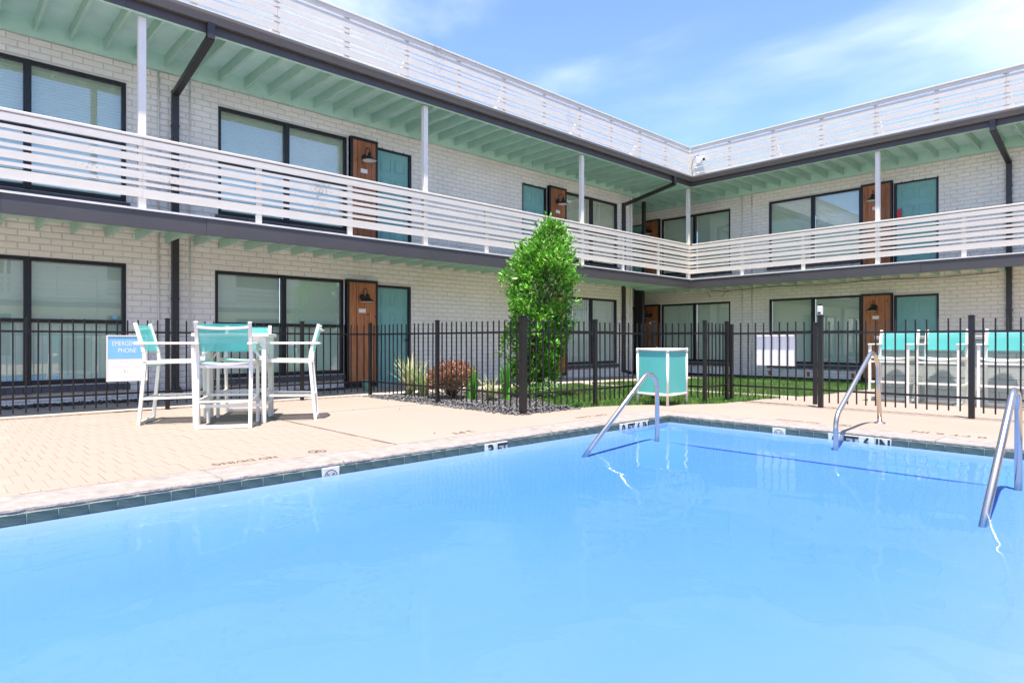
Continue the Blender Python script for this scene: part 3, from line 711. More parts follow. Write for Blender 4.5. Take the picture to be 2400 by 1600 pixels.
def storey_parts(W, a0, a1, ceil_a0=None, posts=(), balus=(), detailed=True, railA=None):
    """walkway, eave, joists, fascia, gutter, railing, roof screen of one wing"""
    dp = W.dp; F = dp+.15
    ra0, ra1 = railA if railA else (a0, a1)
    # walkway slab and its mint underside
    mb = MB(); W.box(mb, a0, a1, 0, F-.02, 2.675, 2.70); W.box(mb, ra0, ra1, F-.02, F+.012, 2.676, 2.702); mb.build('walkway', M_conc, bld)
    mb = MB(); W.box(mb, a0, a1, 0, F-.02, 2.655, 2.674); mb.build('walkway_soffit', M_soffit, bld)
    # fascia in lengths, lightly misaligned
    def lengths(u0, u1, step):
        out = []; u = u0
        while u < u1 - 1e-6:
            e_ = min(u+step*random.uniform(.8,1.2), u1)
            if u1 - e_ < .6: e_ = u1
            out.append((u, e_)); u = e_
        return out
    for u0, u1 in lengths(ra0, ra1, 2.6):
        mb = MB(); j = random.uniform(0, .004); W.box(mb, u0+.001, u1-.001, F-.02, F+j, 2.43+random.uniform(-.003,.003), 2.675, .003); mb.build('fascia_board', M_fascia, bld)
    for u0, u1 in lengths(ra0, ra1, 3.6):
        mb = MB(); j = random.uniform(0, .003); W.box(mb, u0+.001, u1-.001, F-.02, F+j, 5.322, 5.56, .003); mb.build('fascia_board', M_fascia, bld)
    # inner rim and ledger
    mb = MB(); W.box(mb, ra0, ra1, F-.06, F-.022, 5.312, 5.50); mb.build('rim_board', M_mint, bld)
    mb = MB(); W.box(mb, ra0, ra1, F-.06, F-.022, 2.45, 2.655); mb.build('rim_board', M_mint, bld)
    mb = MB(); W.box(mb, a0, a1, .002, .045, 5.25, 5.50); mb.build('ledger', M_mint, bld)
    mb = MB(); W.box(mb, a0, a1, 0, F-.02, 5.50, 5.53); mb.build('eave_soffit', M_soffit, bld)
    mb = MB(); W.box(mb, a0-.0, a1, -6, F-.021, 5.531, 5.60); mb.build('roof', M_roof, bld)
    # joists
    if detailed:
        s = a0 + .14
        while s < a1 - .05:
            j = random.uniform(-.012, .012)
            mb = MB(); W.box(mb, s+j, s+j+.04, .046, F-.061, 5.322, 5.499, .003); mb.build('joist', M_joist_shaded, bld)
            mb = MB(); W.box(mb, s+j+.02, s+j+.06, .004, F-.061, 2.51, 2.654, .003); mb.build('joist', M_joist_shaded, bld)
            s += .42
    # gutter: open K-profile
    prof = [(F+.006,5.575),(F+.006,5.45),(F+.085,5.44),(F+.10,5.50),(F+.125,5.535),(F+.125,5.575),(F+.115,5.585),(F+.113,5.575),(F+.115,5.54),(F+.09,5.50),(F+.078,5.452),(F+.014,5.46),(F+.014,5.575)]
    mb = MB(); g0, g1 = ra0, ra1
    if W.k == 'L': g1 = ra1
    n = len(prof); e0 = [W.P(g0, d, z) for d, z in prof]
    mit = (lambda d: g1-(d-F) if W.k == 'L' else g1)
    e0 = [W.P(g0+((d-F) if W.k == 'R' else 0), d, z) for d, z in prof]; e1 = [W.P(mit(d), d, z) for d, z in prof]
    mb.add(e0+e1, [(i, (i+1) % n, n+(i+1) % n, n+i) for i in range(n)] + [tuple(range(n)), tuple(range(2*n-1, n-1, -1))]); mb.build('gutter', M_gutter, bld)
    # posts
    for s in posts:
        mb = MB(); W.box(mb, s-.047, s+.047, dp-.045, dp+.045, 2.703, 5.311, .004); mb.build('porch_post', M_wtrim, bld)
    c1 = ra1 + .085 if W.k == 'L' else ra1; c0 = ra0 - .085 if W.k == 'R' else ra0; s1 = ra1 + .11 if W.k == 'L' else ra1; s0_ = ra0 - .11 if W.k == 'R' else ra0
    # railing: cap, balusters, seven slats per span
    mb = MB(); W.box(mb, ra0-(.03 if W.k == 'R' else 0), c1, dp-.05, dp+.069, 3.665, 3.703, .006); rail = mb.build('balcony_railing', M_slat, bld)
    for s in balus:
        mb = MB(); W.box(mb, s-.045, s+.045, dp+.005, dp+.043, 2.703, 3.664, .003); mb.build('baluster', M_wtrim, rail)
    zs = [(3.555,3.652),(3.468,3.513),(3.338,3.433),(3.245,3.292),(3.113,3.210),(3.022,3.068),(2.860,2.982)]
    marks = sorted(p for p in posts if ra0 <= p <= ra1); ends = [c0] + [m for m in marks if ra0 + .2 < m < ra1 - .2] + [c1]
    for e0_, e1_ in zip(ends, ends[1:]):
        for i, (z0, z1) in enumerate(zs):
            t0, t1 = random.uniform(-.004,.004), random.uniform(-.004,.004); t = .019
            q = [W.P(e0_+.0015,dp+.046,z0+t0),W.P(e1_-.0015,dp+.046,z0+t1),W.P(e1_-.0015,dp+.046+t,z0+t1),W.P(e0_+.0015,dp+.046+t,z0+t0),
                 W.P(e0_+.0015,dp+.046,z1+t0),W.P(e1_-.0015,dp+.046,z1+t1),W.P(e1_-.0015,dp+.046+t,z1+t1),W.P(e0_+.0015,dp+.046+t,z1+t0)]
            mb = MB(); mb.add(q, [(3,2,1,0),(4,5,6,7),(0,1,5,4),(1,2,6,5),(2,3,7,6),(3,0,4,7)]); mb.build('slat', M_slatp if (i in (2,4) or random.random() < .25) else M_slat, rail)
    # roof screen
    sd = dp+.02; mb = MB(); W.box(mb, ra0-(.045 if W.k == 'R' else 0), s1, sd-.07, sd+.045, 6.462, 6.495, .004); scr = mb.build('roof_screen', M_screen, bld)
    mb = MB(); W.box(mb, s0_+(.03 if W.k == 'R' else 0), s1, sd-.02, sd+.03, 6.385, 6.461); mb.build('top_rail', M_screen, scr)
    zz = [(6.214,6.352),(6.132,6.182),(5.984,6.102),(5.898,5.950),(5.747,5.866),(5.662,5.713),(5.602,5.632)]
    u = s1 if W.k == 'L' else s0_; sg = -1 if W.k == 'L' else 1; bd = []
    lim = ra0 if W.k == 'L' else ra1
    while (lim-u)*sg > .1:
        v = u + sg*2.41
        if (lim-v)*sg < 0: v = lim
        bd.append((min(u,v), max(u,v))); u = v
    for u0, u1 in bd:
        for z0, z1 in zz:
            t0, t1 = random.uniform(-.006,.006), random.uniform(-.006,.006); t = .02
            q = [W.P(u0+.002,sd,z0+t0),W.P(u1-.002,sd,z0+t1),W.P(u1-.002,sd+t,z0+t1),W.P(u0+.002,sd+t,z0+t0),W.P(u0+.002,sd,z1+t0),W.P(u1-.002,sd,z1+t1),W.P(u1-.002,sd+t,z1+t1),W.P(u0+.002,sd+t,z1+t0)]
            mb = MB(); mb.add(q, [(3,2,1,0),(4,5,6,7),(0,1,5,4),(1,2,6,5),(2,3,7,6),(3,0,4,7)]); mb.build('slat', M_screen, scr)
        for s in (u0, (u0+u1)/2):
            mb = MB(); W.box(mb, s-.045, s+.045, sd-.04, sd-.002, 5.60, 6.38); mb.build('screen_post', M_wtrim, scr)
        s = u0 + .02
        mb = MB(); mb.beam(W.P(s+.02, sd-.03, 6.2), W.P(s+.02, sd-.55, 5.61), .04, .09); mb.build('brace', M_wtrim, scr)
balL = [2.198-1.57*i for i in (1,2,3)] + [3.77,5.31,8.38,9.88,12.96,14.54]
storey_parts(WL, -4.0, 15.9, posts=(-2.5,2.198,6.873,11.379,16.10), balus=balL, railA=(-4.0, 16.0))
storey_parts(WR, -14.6, 10.7, posts=(-4.744,.12,4.9), balus=[-8.03,-6.42,-3.09,-1.5,1.7,3.3], railA=(-9.5+.0, 10.7))
# corner fill so both walkways and eaves meet
q = MB(); q.box(XW, -9.52, 15.9, 16.02, 2.675, 2.70); q.build('walkway', M_conc, bld)
q = MB(); q.box(XW, -9.52, 15.9, 16.02, 5.501, 5.53); q.build('eave_soffit', M_soffit, bld)
q = MB(); q.box(-14.6, -9.56, 15.905, 15.94, 5.30, 5.50); q.build('rim_board', M_mint, bld)
q = MB(); q.box(-11.2,-9.56,15.905,15.94,2.48,2.654); q.build('rim_board', M_mint, bld)
# end of the long wing: return wall of the passage, unseen back wall added to keep the passage dark, dark steel column and enclosure
q = MB(); q.box(-14.6, XW-.01, 15.35, 15.57, -.1, 5.5); q.build('wall', M_brick, bld)
q = MB(); q.box(-14.8, -14.6, 15.3, 18, -.2, 5.6); q.build('wall', M_brick, bld)
q = MB(); q.cbox(-11.57, -11.47, 16.55, 16.65, 2.702, 5.31, .004); q.build('steel_column', M_spout, bld)
q = MB(); q.cbox(-11.82, -11.50, 16.50, 16.62, -.13, 2.65, .004); q.build('utility_enclosure', M_spout, bld)
# flashing strip at the foot of the far wall, bare clay weeps
q = MB()
cuts = [-9.2,-4.9]
q.box(-14.6, -4.9, YW-.012, YW-.004, -.16, -.075); q.build('base_flashing', M_black, bld)
for x in (-8.03,-6.95,-5.82):
    q = MB(); q.cbox(x-.035, x+.035, YW-.016, YW-.005, -.04, .085, .003); q.build('weep_brick', M_orange, bld)
# downspouts, conduits
def downspout(W, s, zb):
    F = W.dp+.15; mb = MB()
    mb.beam(W.P(s,F+.05,5.452), W.P(s,F+.05,5.22), .10, .075, W.out())
    mb.beam(W.P(s,F+.065,5.245), W.P(s,.075,4.93), .10, .075)
    mb.beam(W.P(s,.05,4.98), W.P(s,.05,zb), .10, .075, W.out())
    for z in (4.4, 3.2, 1.6): W.box(mb, s-.06, s+.06, .006, .094, z, z+.025)
    mb.beam(W.P(s,.05,zb+.05), W.P(s+(.0),.30,zb-.04+.02), .10, .075)
    mb.build('downspout', M_spout, bld)
downspout(WL, 3.02, .12); downspout(WL, 15.06, .02); downspout(WR, -2.57, -.02)
for W, s in ((WL,2.785),(WL,3.25),(WL,15.42),(WR,-8.86),(WR,-8.56)):
    mb = MB(); mb.tube([W.P(s,.02,-.05), W.P(s,.02,2.65)], .014, 8); mb.tube([W.P(s,.02,2.71), W.P(s,.02,5.24)], .014, 8); mb.build('conduit', M_wtrim, bld)
# loose cable under the walkway of the far wing
pts = [WR.P(-9.9+i*.55, .03, 2.47-.02*math.sin(i*1.3)) for i in range(14)]
mb = MB(); mb.tube(pts, .007, 6); mb.tube([WR.P(-10.0,.03,2.46), WR.P(-9.93,.03,2.38), WR.P(-9.88,.03,2.27)], .007, 6); mb.tube([WR.P(-9.2,.03,2.46), WR.P(-9.42,.03,2.40), WR.P(-9.5,.03,2.27)], .007, 6)
mb.build('cable', M_lamp, bld)
# red hanger on the upstairs door of the far wing
mb = MB(); mb.add([WR.P(-4.80,-.004,3.95),WR.P(-4.69,-.004,3.97),WR.P(-4.72,-.004,4.24),WR.P(-4.79,-.004,4.22),WR.P(-4.80,.0,3.95),WR.P(-4.69,.0,3.97),WR.P(-4.72,.0,4.24),WR.P(-4.79,.0,4.22)], [(0,1,2,3),(7,6,5,4),(0,4,5,1),(1,5,6,2),(2,6,7,3),(3,7,4,0)])
mb.build('door_hanger', M_tag, bld)
# opposite wing across the court (seen only in reflections)
opp = thing('opposite_building', (12.4, 5, 0), 'white balcony wing across the court reflected in the ground floor windows', 'building')
_keep = bld; bld = opp
mb = MB(); WO.box(mb, -4, 17.7, -.3, 0, -.2, 5.5); mb.build('wall', M_brick, opp)
for s in (0.5, 6.5, 12.5):
    for z in (.3, 3.1):
        mb = MB(); WO.box(mb, s, s+2.4, .0, .02, z, z+1.85); mb.build('window', M_black, opp)
storey_parts(WO, -4, 15.95, posts=(-2,2.6,7.2,11.8), balus=(.3,4.9,9.5,14.1), detailed=False, railA=(-4,15.95))
bld = _keep

# ------------------------------------------------------------------ wall lamps
def wall_lamp(W, s, zc, label, out0=.088):
    t = thing('wall_lamp', W.P(s, out0, zc), label, 'wall lamp', 'gooseneck lamps beside the doors')
    r = Vector(W.right()); n = Vector(W.out()); c = Vector(W.P(s, out0, zc)); up = Vector((0,0,1))
    mb = MB(); mb.tube([c, c+n*.022], .062, 18); mb.tube([c+n*.022, c+n*.045], .025, 12); mb.build('back_plate', M_lamp, t)
    tip = c + n*.20 + up*.055
    pts = [c+n*.04, c+n*.045+up*.05] + arc(c+n*.1225+up*.09, .0775, PI*.95, 0, 10, n, up) + [tip]
    mb = MB(); mb.tube(pts, .008, 8); mb.build('arm', M_lamp, t)
    mb = MB(); mb.lathe([(.0,.0),(.03,0),(.032,-.055),(.05,-.07),(.135,-.15),(.14,-.158),(.137,-.158)], tuple(tip), 24); mb.build('shade', M_lamp, t)
    mb = MB(); mb.lathe([(.136,-.1575),(.05,-.082),(.0,-.08)], tuple(tip), 24); mb.build('shade_lining', M_lampw, t)
wall_lamp(WL, 6.40, 1.80, 'black gooseneck lamp beside the ground floor teal door left of the tree')
wall_lamp(WL, 6.45, 4.58, 'black gooseneck lamp beside the upstairs teal door above the patio chairs')
wall_lamp(WL, 12.14, 4.58, 'black gooseneck lamp upstairs above the tree top')
wall_lamp(WR, -5.27, 1.80, 'black gooseneck lamp on the ground floor of the far wing, above the pool handrail')
wall_lamp(WR, -5.27, 4.58, 'black gooseneck lamp upstairs on the far wing, half behind a white post')
wall_lamp(WR, -12.02, 1.80, 'dark gooseneck lamp in the shaded ground floor corner')
wall_lamp(WR, -12.02, 4.58, 'dark gooseneck lamp in the shaded upstairs corner')

# ------------------------------------------------------------------ fence
FX, FY, FE, GY = -9.40, 5.57, -5.69, 9.13
fence = thing('pool_fence', (FE, FY, 0), 'black metal picket fence around the pool terrace', 'fence')
def fpost(x, y, w=.05, h=1.22, zb=0.0, parent=None):
    mb = MB(); mb.cbox(x-w/2, x+w/2, y-w/2, y+w/2, zb-.02, h, .004); p = mb.build('post', M_fence, parent or fence)
    mb = MB(); e_ = .004
    mb.add([(x-w/2-e_,y-w/2-e_,h),(x+w/2+e_,y-w/2-e_,h),(x+w/2+e_,y+w/2+e_,h),(x-w/2-e_,y+w/2+e_,h),(x-w/2-e_,y-w/2-e_,h+.012),(x+w/2+e_,y-w/2-e_,h+.012),(x+w/2+e_,y+w/2+e_,h+.012),(x-w/2-e_,y+w/2+e_,h+.012),(x,y,h+.02)],
           [(3,2,1,0),(0,1,5,4),(1,2,6,5),(2,3,7,6),(3,0,4,7),(4,5,8),(5,6,8),(6,7,8),(7,4,8)])
    mb.build('post_cap', M_fence, p)
PICK = {}
def frun(a, b, parent=None, sp=.1165, mn=None):
    a = Vector((*a, 0)); b = Vector((*b, 0)); L = (b-a).length; d = (b-a)/L; n = max(1, round(L/sp)); w = .0165
    for z in (.245, 1.04):
        mb = MB(); mb.beam(a+Vector((0,0,z)), b+Vector((0,0,z)), .026, .026); mb.build('rail', M_fence, parent or fence)
    key = 'x' if abs(d.x) > .5 else 'y'
    if key not in PICK:
        mb = MB(); mb.cbox(-w/2, w/2, -w/2, w/2, .075, 1.20, .002); PICK[key] = mb.mesh('picket'); PICK[key].materials.append(M_fence)
    for i in range(1, n):
        p = a + d*(L*i/n)
        o = mkobj('picket', PICK[key], None, parent or fence); o.location = (p.x + random.uniform(-.002,.002), p.y + random.uniform(-.002,.002), random.uniform(-.006,.004))
        o.rotation_euler = (random.uniform(-.004,.004), random.uniform(-.004,.004), 0)
posts = [(FX,-2.2),(FX,.1),(FX,2.45),(FX,4.36),(FX,FY)]
for p in posts: fpost(*p)
for a, b in zip(posts, posts[1:]): frun(a, b)
frun((FX,FY),(-7.5,FY)); fpost(-7.5,FY); frun((-7.5,FY),(FE,FY)); fpost(FE,FY,.078,1.235)
frun((FE,FY),(FE,7.01)); fpost(FE,7.01); frun((FE,7.01),(FE,8.47)); fpost(FE,8.47)
frun((FE,8.47),(-4.80,8.47)); fpost(-4.80,8.47); frun((-4.80,8.47),(-4.80,9.13)); fpost(-4.80,GY)
fpost(-3.40,GY,.06,1.27); frun((-3.40,GY),(-1.675,GY)); fpost(-1.675,GY,.06); frun((-1.675,GY),(.15,GY)); fpost(.15,GY); frun((.15,GY),(2.0,GY)); fpost(2.0,GY)
gate = thing('pool_gate', (-4.10, GY, 0), 'black picket gate in the pool fence leading to the lawn path', 'gate')
fpost(-4.72,GY,.05,1.17,.06,gate); fpost(-3.475,GY,.05,1.17,.06,gate); frun((-4.695,GY),(-3.50,GY), gate, .122)
mb = MB(); mb.cbox(-3.43,-3.37,GY-.05,GY+.01,1.292,1.41,.006); lk = mb.build('magnetic_latch', M_camw, gate)
mb = MB(); mb.cbox(-3.415,-3.385,GY-.045,GY-.005,1.411,1.445,.006); mb.cbox(-3.42,-3.38,GY-.054,GY-.051,1.30,1.33,.002); mb.build('latch_knob', M_lamp, lk)
mb = MB()
mb.cbox(-4.33,-3.745,GY+.022,GY+.03,.565,1.015,.002); tag(mb.build('gate_sign', M_signw), 'blank white back of a sign fixed behind the gate pickets', 'sign')

# ------------------------------------------------------------------ emergency sign on the fence
es = thing('emergency_phone_sign', (FX+.03, 1.97, .40), 'white and blue emergency phone sign hung on the fence behind the left chair', 'sign')
sx0, sy0, sy1, sz0, sz1 = FX+.022, 1.735, 2.20, .405, 1.0
mb = MB(); mb.cbox(sx0, sx0+.012, sy0, sy1, sz0, sz1, .003); mb.build('board', M_signw, es)
mb = MB(); mb.box(sx0+.012, sx0+.0135, sy0+.018, sy1-.018, .70, sz1-.018); mb.build('blue_header', M_blue, es)
fr = MB()
for a, b, c, d in ((sy0,sy1,sz1-.016,sz1),(sy0,sy1,sz0,sz0+.016),(sy0,sy0+.016,sz0+.016,sz1-.016),(sy1-.016,sy1,sz0+.016,sz1-.016)): fr.box(sx0+.012, sx0+.018, a, b, c, d)
fr.build('sign_frame', M_white, es)
xs = sx0+.0145; yc = (sy0+sy1)/2
lettering('EMERGENCY', .088, (xs,yc,.890), (0,1,0), (0,0,1), M_signw, es, .68); lettering('PHONE', .088, (xs,yc,.80), (0,1,0), (0,0,1), M_signw, es, .72)
xs = sx0+.0130
lettering('PICK UP', .05, (xs,yc,.655), (0,1,0), (0,0,1), M_cream, es, .9); lettering('PHONE WILL CALL', .05, (xs,yc,.595), (0,1,0), (0,0,1), M_cream, es, .8)
lettering('911', .06, (xs,yc,.53), (0,1,0), (0,0,1), M_gold, es, .95); lettering('AUTOMATICALLY', .05, (xs,yc,.46), (0,1,0), (0,0,1), M_cream, es, .8)

# ------------------------------------------------------------------ bar chairs
def make_chair():
    """faces +y, origin on the floor under the seat"""
    t = thing('bar_chair', (0,0,0), 'x', 'chair'); hw = .262
    def part(name, mb, m): return mkobj(name, mb.mesh(name), m, t, None, True)
    for sgn in (-1, 1):
        x = sgn*hw
        mb = MB(); mb.beam((x,.265,0),(x,.245,.885), .034, .034, (0,1,0)); part('leg', mb, M_white)
        mb = MB(); mb.beam((x,-.30,.0),(x,-.235,.70), .036, .034, (0,1,0)); mb.beam((x,-.235,.68),(x,-.245,.80), .036, .034, (0,1,0)); mb.beam((x,-.243,.79),(x,-.335,1.125), .036, .034, (0,1,0)); part('leg', mb, M_white)
        mb = MB(); mb.cbox(x-.026,x+.026,-.345,.275,.888,.910,.004); part('armrest', mb, M_white)
        mb = MB(); mb.beam((x,-.24,.69),(x,.25,.70), .026, .038); part('seat_rail', mb, M_white)
        mb = MB(); mb.beam((x,-.275,.29),(x,.258,.30), .022, .026); part('stretcher', mb, M_white)
    mb = MB(); mb.beam((-hw,-.298,.022),(hw,-.298,.022), .030, .034); part('floor_bar', mb, M_white)
    mb = MB(); mb.beam((-hw,.262,.315),(hw,.262,.315), .030, .030); part('footrest', mb, M_white)
    mb = MB(); mb.beam((-hw,-.272,.285),(hw,-.272,.285), .02, .02); part('stretcher', mb, M_white)
    mb = MB(); mb.beam((-hw,.248,.63),(hw,.248,.63), .022, .03); part('cross_bar', mb, M_white)
    mb = MB(); mb.beam((-hw,-.236,.655),(hw,-.236,.655), .022, .03); part('cross_bar', mb, M_white)
    # sagging seat edge tube at the front, bowed top bar behind the back
    mb = MB(); mb.tube([(hw*u/6, .25, .70-.035*(1-(u/6)**2)) for u in range(-6,7)], .011, 8); part('seat_edge', mb, M_white)
    mb = MB(); mb.tube([(hw*u/6, -.232, .695-.02*(1-(u/6)**2)) for u in range(-6,7)], .011, 8); part('seat_edge', mb, M_white)
    mb = MB(); mb.tube([(hw*u/6, -.325-.05*(1-(u/6)**2), 1.07-.018*(1-(u/6)**2)) for u in range(-6,7)], .014, 8); part('back_bar', mb, M_white)
    mb = MB(); nx, ny = 8, 4; vs = []; fs = []
    for i in range(nx+1):
        for j in range(ny+1):
            u = -1+2*i/nx; v = j/ny; vs.append((u*(hw-.012), -.228+v*.47, .703-.026*(1-u*u)))
    for i in range(nx):
        for j in range(ny): fs.append((i*(ny+1)+j,(i+1)*(ny+1)+j,(i+1)*(ny+1)+j+1,i*(ny+1)+j+1))
    mb.add(vs, fs, True); part('seat', mb, M_sling)
    mb = MB(); vs = []; fs = []
    for i in range(nx+1):
        for j in range(ny+1):
            u = -1+2*i/nx; v = j/ny; z = .81+v*.295; vs.append((u*(hw-.012), -.245-.09*(z-.80)/.325-.026*(1-u*u), z))
    for i in range(nx):
        for j in range(ny): fs.append((i*(ny+1)+j,(i+1)*(ny+1)+j,(i+1)*(ny+1)+j+1,i*(ny+1)+j+1))
    mb.add(vs, fs, True); part('backrest', mb, M_sling)
    return t
def dup(root):
    r = root.copy(); COL.objects.link(r)
    for ch in list(root.children):
        c_ = ch.copy(); COL.objects.link(c_); c_.parent = r
        for g_ in ch.children:
            d_ = g_.copy(); COL.objects.link(d_); d_.parent = c_
    return r
chair0 = make_chair(); first = [True]
def place_chair(x, y, face, label, group, z=0):
    o = chair0 if first[0] else dup(chair0); first[0] = False
    o.location = (x, y, z); o.rotation_euler = (0, 0, math.atan2(face[1], face[0]) - PI/2); o['label'] = label; o['group'] = group; return o
E1 = Vector((-.875, .485)); E2 = Vector((.485, .875)); TC = Vector((-7.585, 2.714))
g1 = 'white and teal bar chairs around the patio table'
p = TC - E2*.655; place_chair(p.x, p.y, E2, 'white bar chair left of the patio table, in front of the emergency sign', g1)
p = TC - E1*.475; place_chair(p.x, p.y, E1, 'nearest white bar chair with its teal back turned to the pool', g1)
p = TC + E2*.60; place_chair(p.x, p.y, -E2, 'white bar chair right of the patio table, seen edge on', g1)
p = TC + E1*.58; place_chair(p.x, p.y, -E1, 'white bar chair behind the patio table, mostly hidden', g1)
g2 = 'white and teal bar chairs by the block bar'
for x, lab in ((-3.06,'white bar chair behind the right fence, leftmost at the block bar'), (-2.42,'white bar chair behind the right fence, middle one at the block bar'), (-1.66,'white bar chair behind the right fence at the right edge of the picture')):
    place_chair(x, 11.17, (0,-1), lab, g2, gz(11.2))
# patio table
tb = thing('bar_table', (TC.x, TC.y, 0), 'square white bar table standing between four teal chairs', 'table'); tb.rotation_euler = (0, 0, math.atan2(E2.y, E2.x))
def tpart(name, mb, m): return mkobj(name, mb.mesh(name), m, tb, None, True)
mb = MB(); h = .40
for a in ((-h,h,-h,-h+.06),(-h,h,h-.06,h),(-h,-h+.06,-h+.06,h-.06),(h-.06,h,-h+.06,h-.06)): mb.cbox(*a, .975, 1.01, .004)
mb.cbox(-h+.061,h-.061,-h+.061,h-.061,.985,1.003,.003); tpart('tabletop', mb, M_white)
mb = MB()
for a in ((-.36,.36,-.36,-.335),(-.36,.36,.335,.36),(-.36,-.335,-.335,.335),(.335,.36,-.335,.335)): mb.box(*a, .90, .974)
tpart('apron', mb, M_white)
for sx in (-1,1):
    for sy in (-1,1):
        mb = MB(); mb.cbox(sx*.345-.024,sx*.345+.024,sy*.345-.024,sy*.345+.024,0,.974,.004); tpart('leg', mb, M_white)
mb = MB()
for s in (-1,1): mb.beam((s*.345,-.32,.20),(s*.345,.32,.20),.026,.034); mb.beam((-.32,s*.345,.20),(.32,s*.345,.20),.026,.034)
tpart('stretcher', mb, M_white)
mb = MB()
for sx in (-1,1):
    for sy in (-1,1): mb.beam((sx*.345,sy*.33,.72),(sx*.345,sy*.17,.90),.018,.022); mb.beam((sx*.33,sy*.345,.72),(sx*.17,sy*.345,.90),.018,.022)
tpart('corner_brace', mb, M_white)

# ------------------------------------------------------------------ block bar behind the right chairs
bar = thing('block_bar', (-1.0, 11.9, gz(11.8)), 'grey concrete block bar behind the row of teal chairs', 'bar counter')
bz = gz(11.8)
mb = MB(); mb.box(-3.40, 2.0, 11.655, 12.2, bz, bz+.98); mb.build('mortar_core', M_blockm, bar)
blk = {}
def block(l):
    if l not in blk:
        m_ = MB(); m_.cbox(0, l, 0, .02, 0, .19, .004); blk[l] = m_.mesh('concrete_block'); blk[l].materials.append(M_block)
    return blk[l]
for r in range(5):
    z = bz + .003 + r*.195; x = -3.40; st = r % 2
    while x < 1.95:
        l = .193 if (st and x == -3.40) else .393
        o = mkobj('concrete_block', block(l), None, bar); o.location = (x+.003, 11.642+random.uniform(0,.003), z); x += l+.007
mb = MB(); mb.cbox(-3.46, 2.0, 11.58, 12.25, bz+.981, bz+1.04, .008); mb.build('countertop', M_counter, bar)
mb = MB(); mb.cbox(-2.02,-1.93,11.70,11.78,bz+1.041,bz+1.12,.006); tag(mb.build('outlet_box', M_box), 'small grey box standing on the block bar counter', 'box')

# ------------------------------------------------------------------ towel cart
tc_ = thing('towel_cart', (-5.22, 8.0, 0), 'white tube framed towel cart with teal fabric sides on the lawn edge', 'towel cart')
cx0, cx1, cy0, cy1 = -5.475, -4.965, 7.735, 8.235
for x in (cx0,cx1):
    for y in (cy0,cy1):
        mb = MB(); mb.tube([(x,y,0),(x,y,.80)], .020, 12); mb.build('leg', M_pvc, tc_)
o_ = .012
for z in (.80,.155):
    mb = MB()
    for a, b in (((cx0-o_,cy0),(cx1+o_,cy0)),((cx0-o_,cy1),(cx1+o_,cy1)),((cx0,cy0-o_),(cx0,cy1+o_)),((cx1,cy0-o_),(cx1,cy1+o_))): mb.tube([(*a,z),(*b,z)], .020, 12)
    mb.build('tube_frame', M_pvc, tc_)
for x in (cx0,cx1):
    for y in (cy0,cy1):
        mb = MB(); mb.lathe([(.0,.027),(.018,.022),(.026,.008),(.026,-.03),(.022,-.034)], (x,y,.80), 12); mb.build('corner_fitting', M_pvc, tc_)
for nm, a in (('side_panel',(cx0+.022,cx1-.022,cy0-.004,cy0+.004)),('side_panel',(cx0+.022,cx1-.022,cy1-.004,cy1+.004)),('side_panel',(cx0-.004,cx0+.004,cy0+.022,cy1-.022)),('side_panel',(cx1-.004,cx1+.004,cy0+.022,cy1-.022))):
    mb = MB(); mb.box(*a, .175, .778); mb.build(nm, M_panelteal, tc_)
mb = MB(); mb.box(cx0+.02,cx1-.02,cy0+.02,cy1-.02,.165,.172); mb.build('bottom_shelf', M_panelteal, tc_)

# ------------------------------------------------------------------ stainless handrails
def handrail(X, label, kind):
    hr = thing('pool_handrail', (X, 5.7 if kind == 'pool' else 7.86, -.2 if kind == 'pool' else 0), label, 'handrail', 'stainless pool handrails'); r = .0235
    if kind == 'pool':
        p0 = Vector((X,4.20,-.47+.02)); top = Vector((X,5.50,.60))
        d = (Vector((X,5.50,.575)) - Vector((X,4.62,-.083))).normalized()
        c = Vector((X,5.565,.42)); R_ = .155
        a_d = math.atan2(d.z, d.y)
        pts = [Vector((X,4.62,-.083)) - d*.55] + arc(c, R_, PI/2+a_d, 0, 14, (0,1,0), (0,0,1)) + [Vector((X,5.72,-.21))]
        mb = MB(); mb.tube(pts, r, 14); mb.build('tube_rail', M_steel, hr)
    else:
        c = Vector((X,7.60,.60)); R_ = .19
        c2 = Vector((X,6.72,.07)); R2 = .19
        d = Vector((0, 7.60-6.62, .74-.15)).normalized(); a_d = math.atan2(d.z, d.y)
        pts = [Vector((X,7.86,.0)), Vector((X,7.80,.45))] + arc(c, R_, 0.05, PI/2+a_d, 12, (0,1,0), (0,0,1)) + arc(c2, R2, PI/2+a_d, PI, 8, (0,1,0), (0,0,1)) + [Vector((X,6.53,-.21))]
        mb = MB(); mb.tube(pts, r, 14); mb.build('tube_rail', M_steel, hr)
        mb = MB(); mb.lathe([(.0,.02),(.03,.02),(.055,.012),(.058,.001)], (X,7.86,.0), 18); mb.build('escutcheon', M_steel, hr)
handrail(-3.80, 'stainless steel handrail standing in the water near the pool corner', 'pool')
handrail(-2.29, 'stainless steel handrail curving from the deck into the pool', 'deck')
handrail(-.775, 'nearest stainless steel handrail in the water at the right edge of the picture', 'pool')

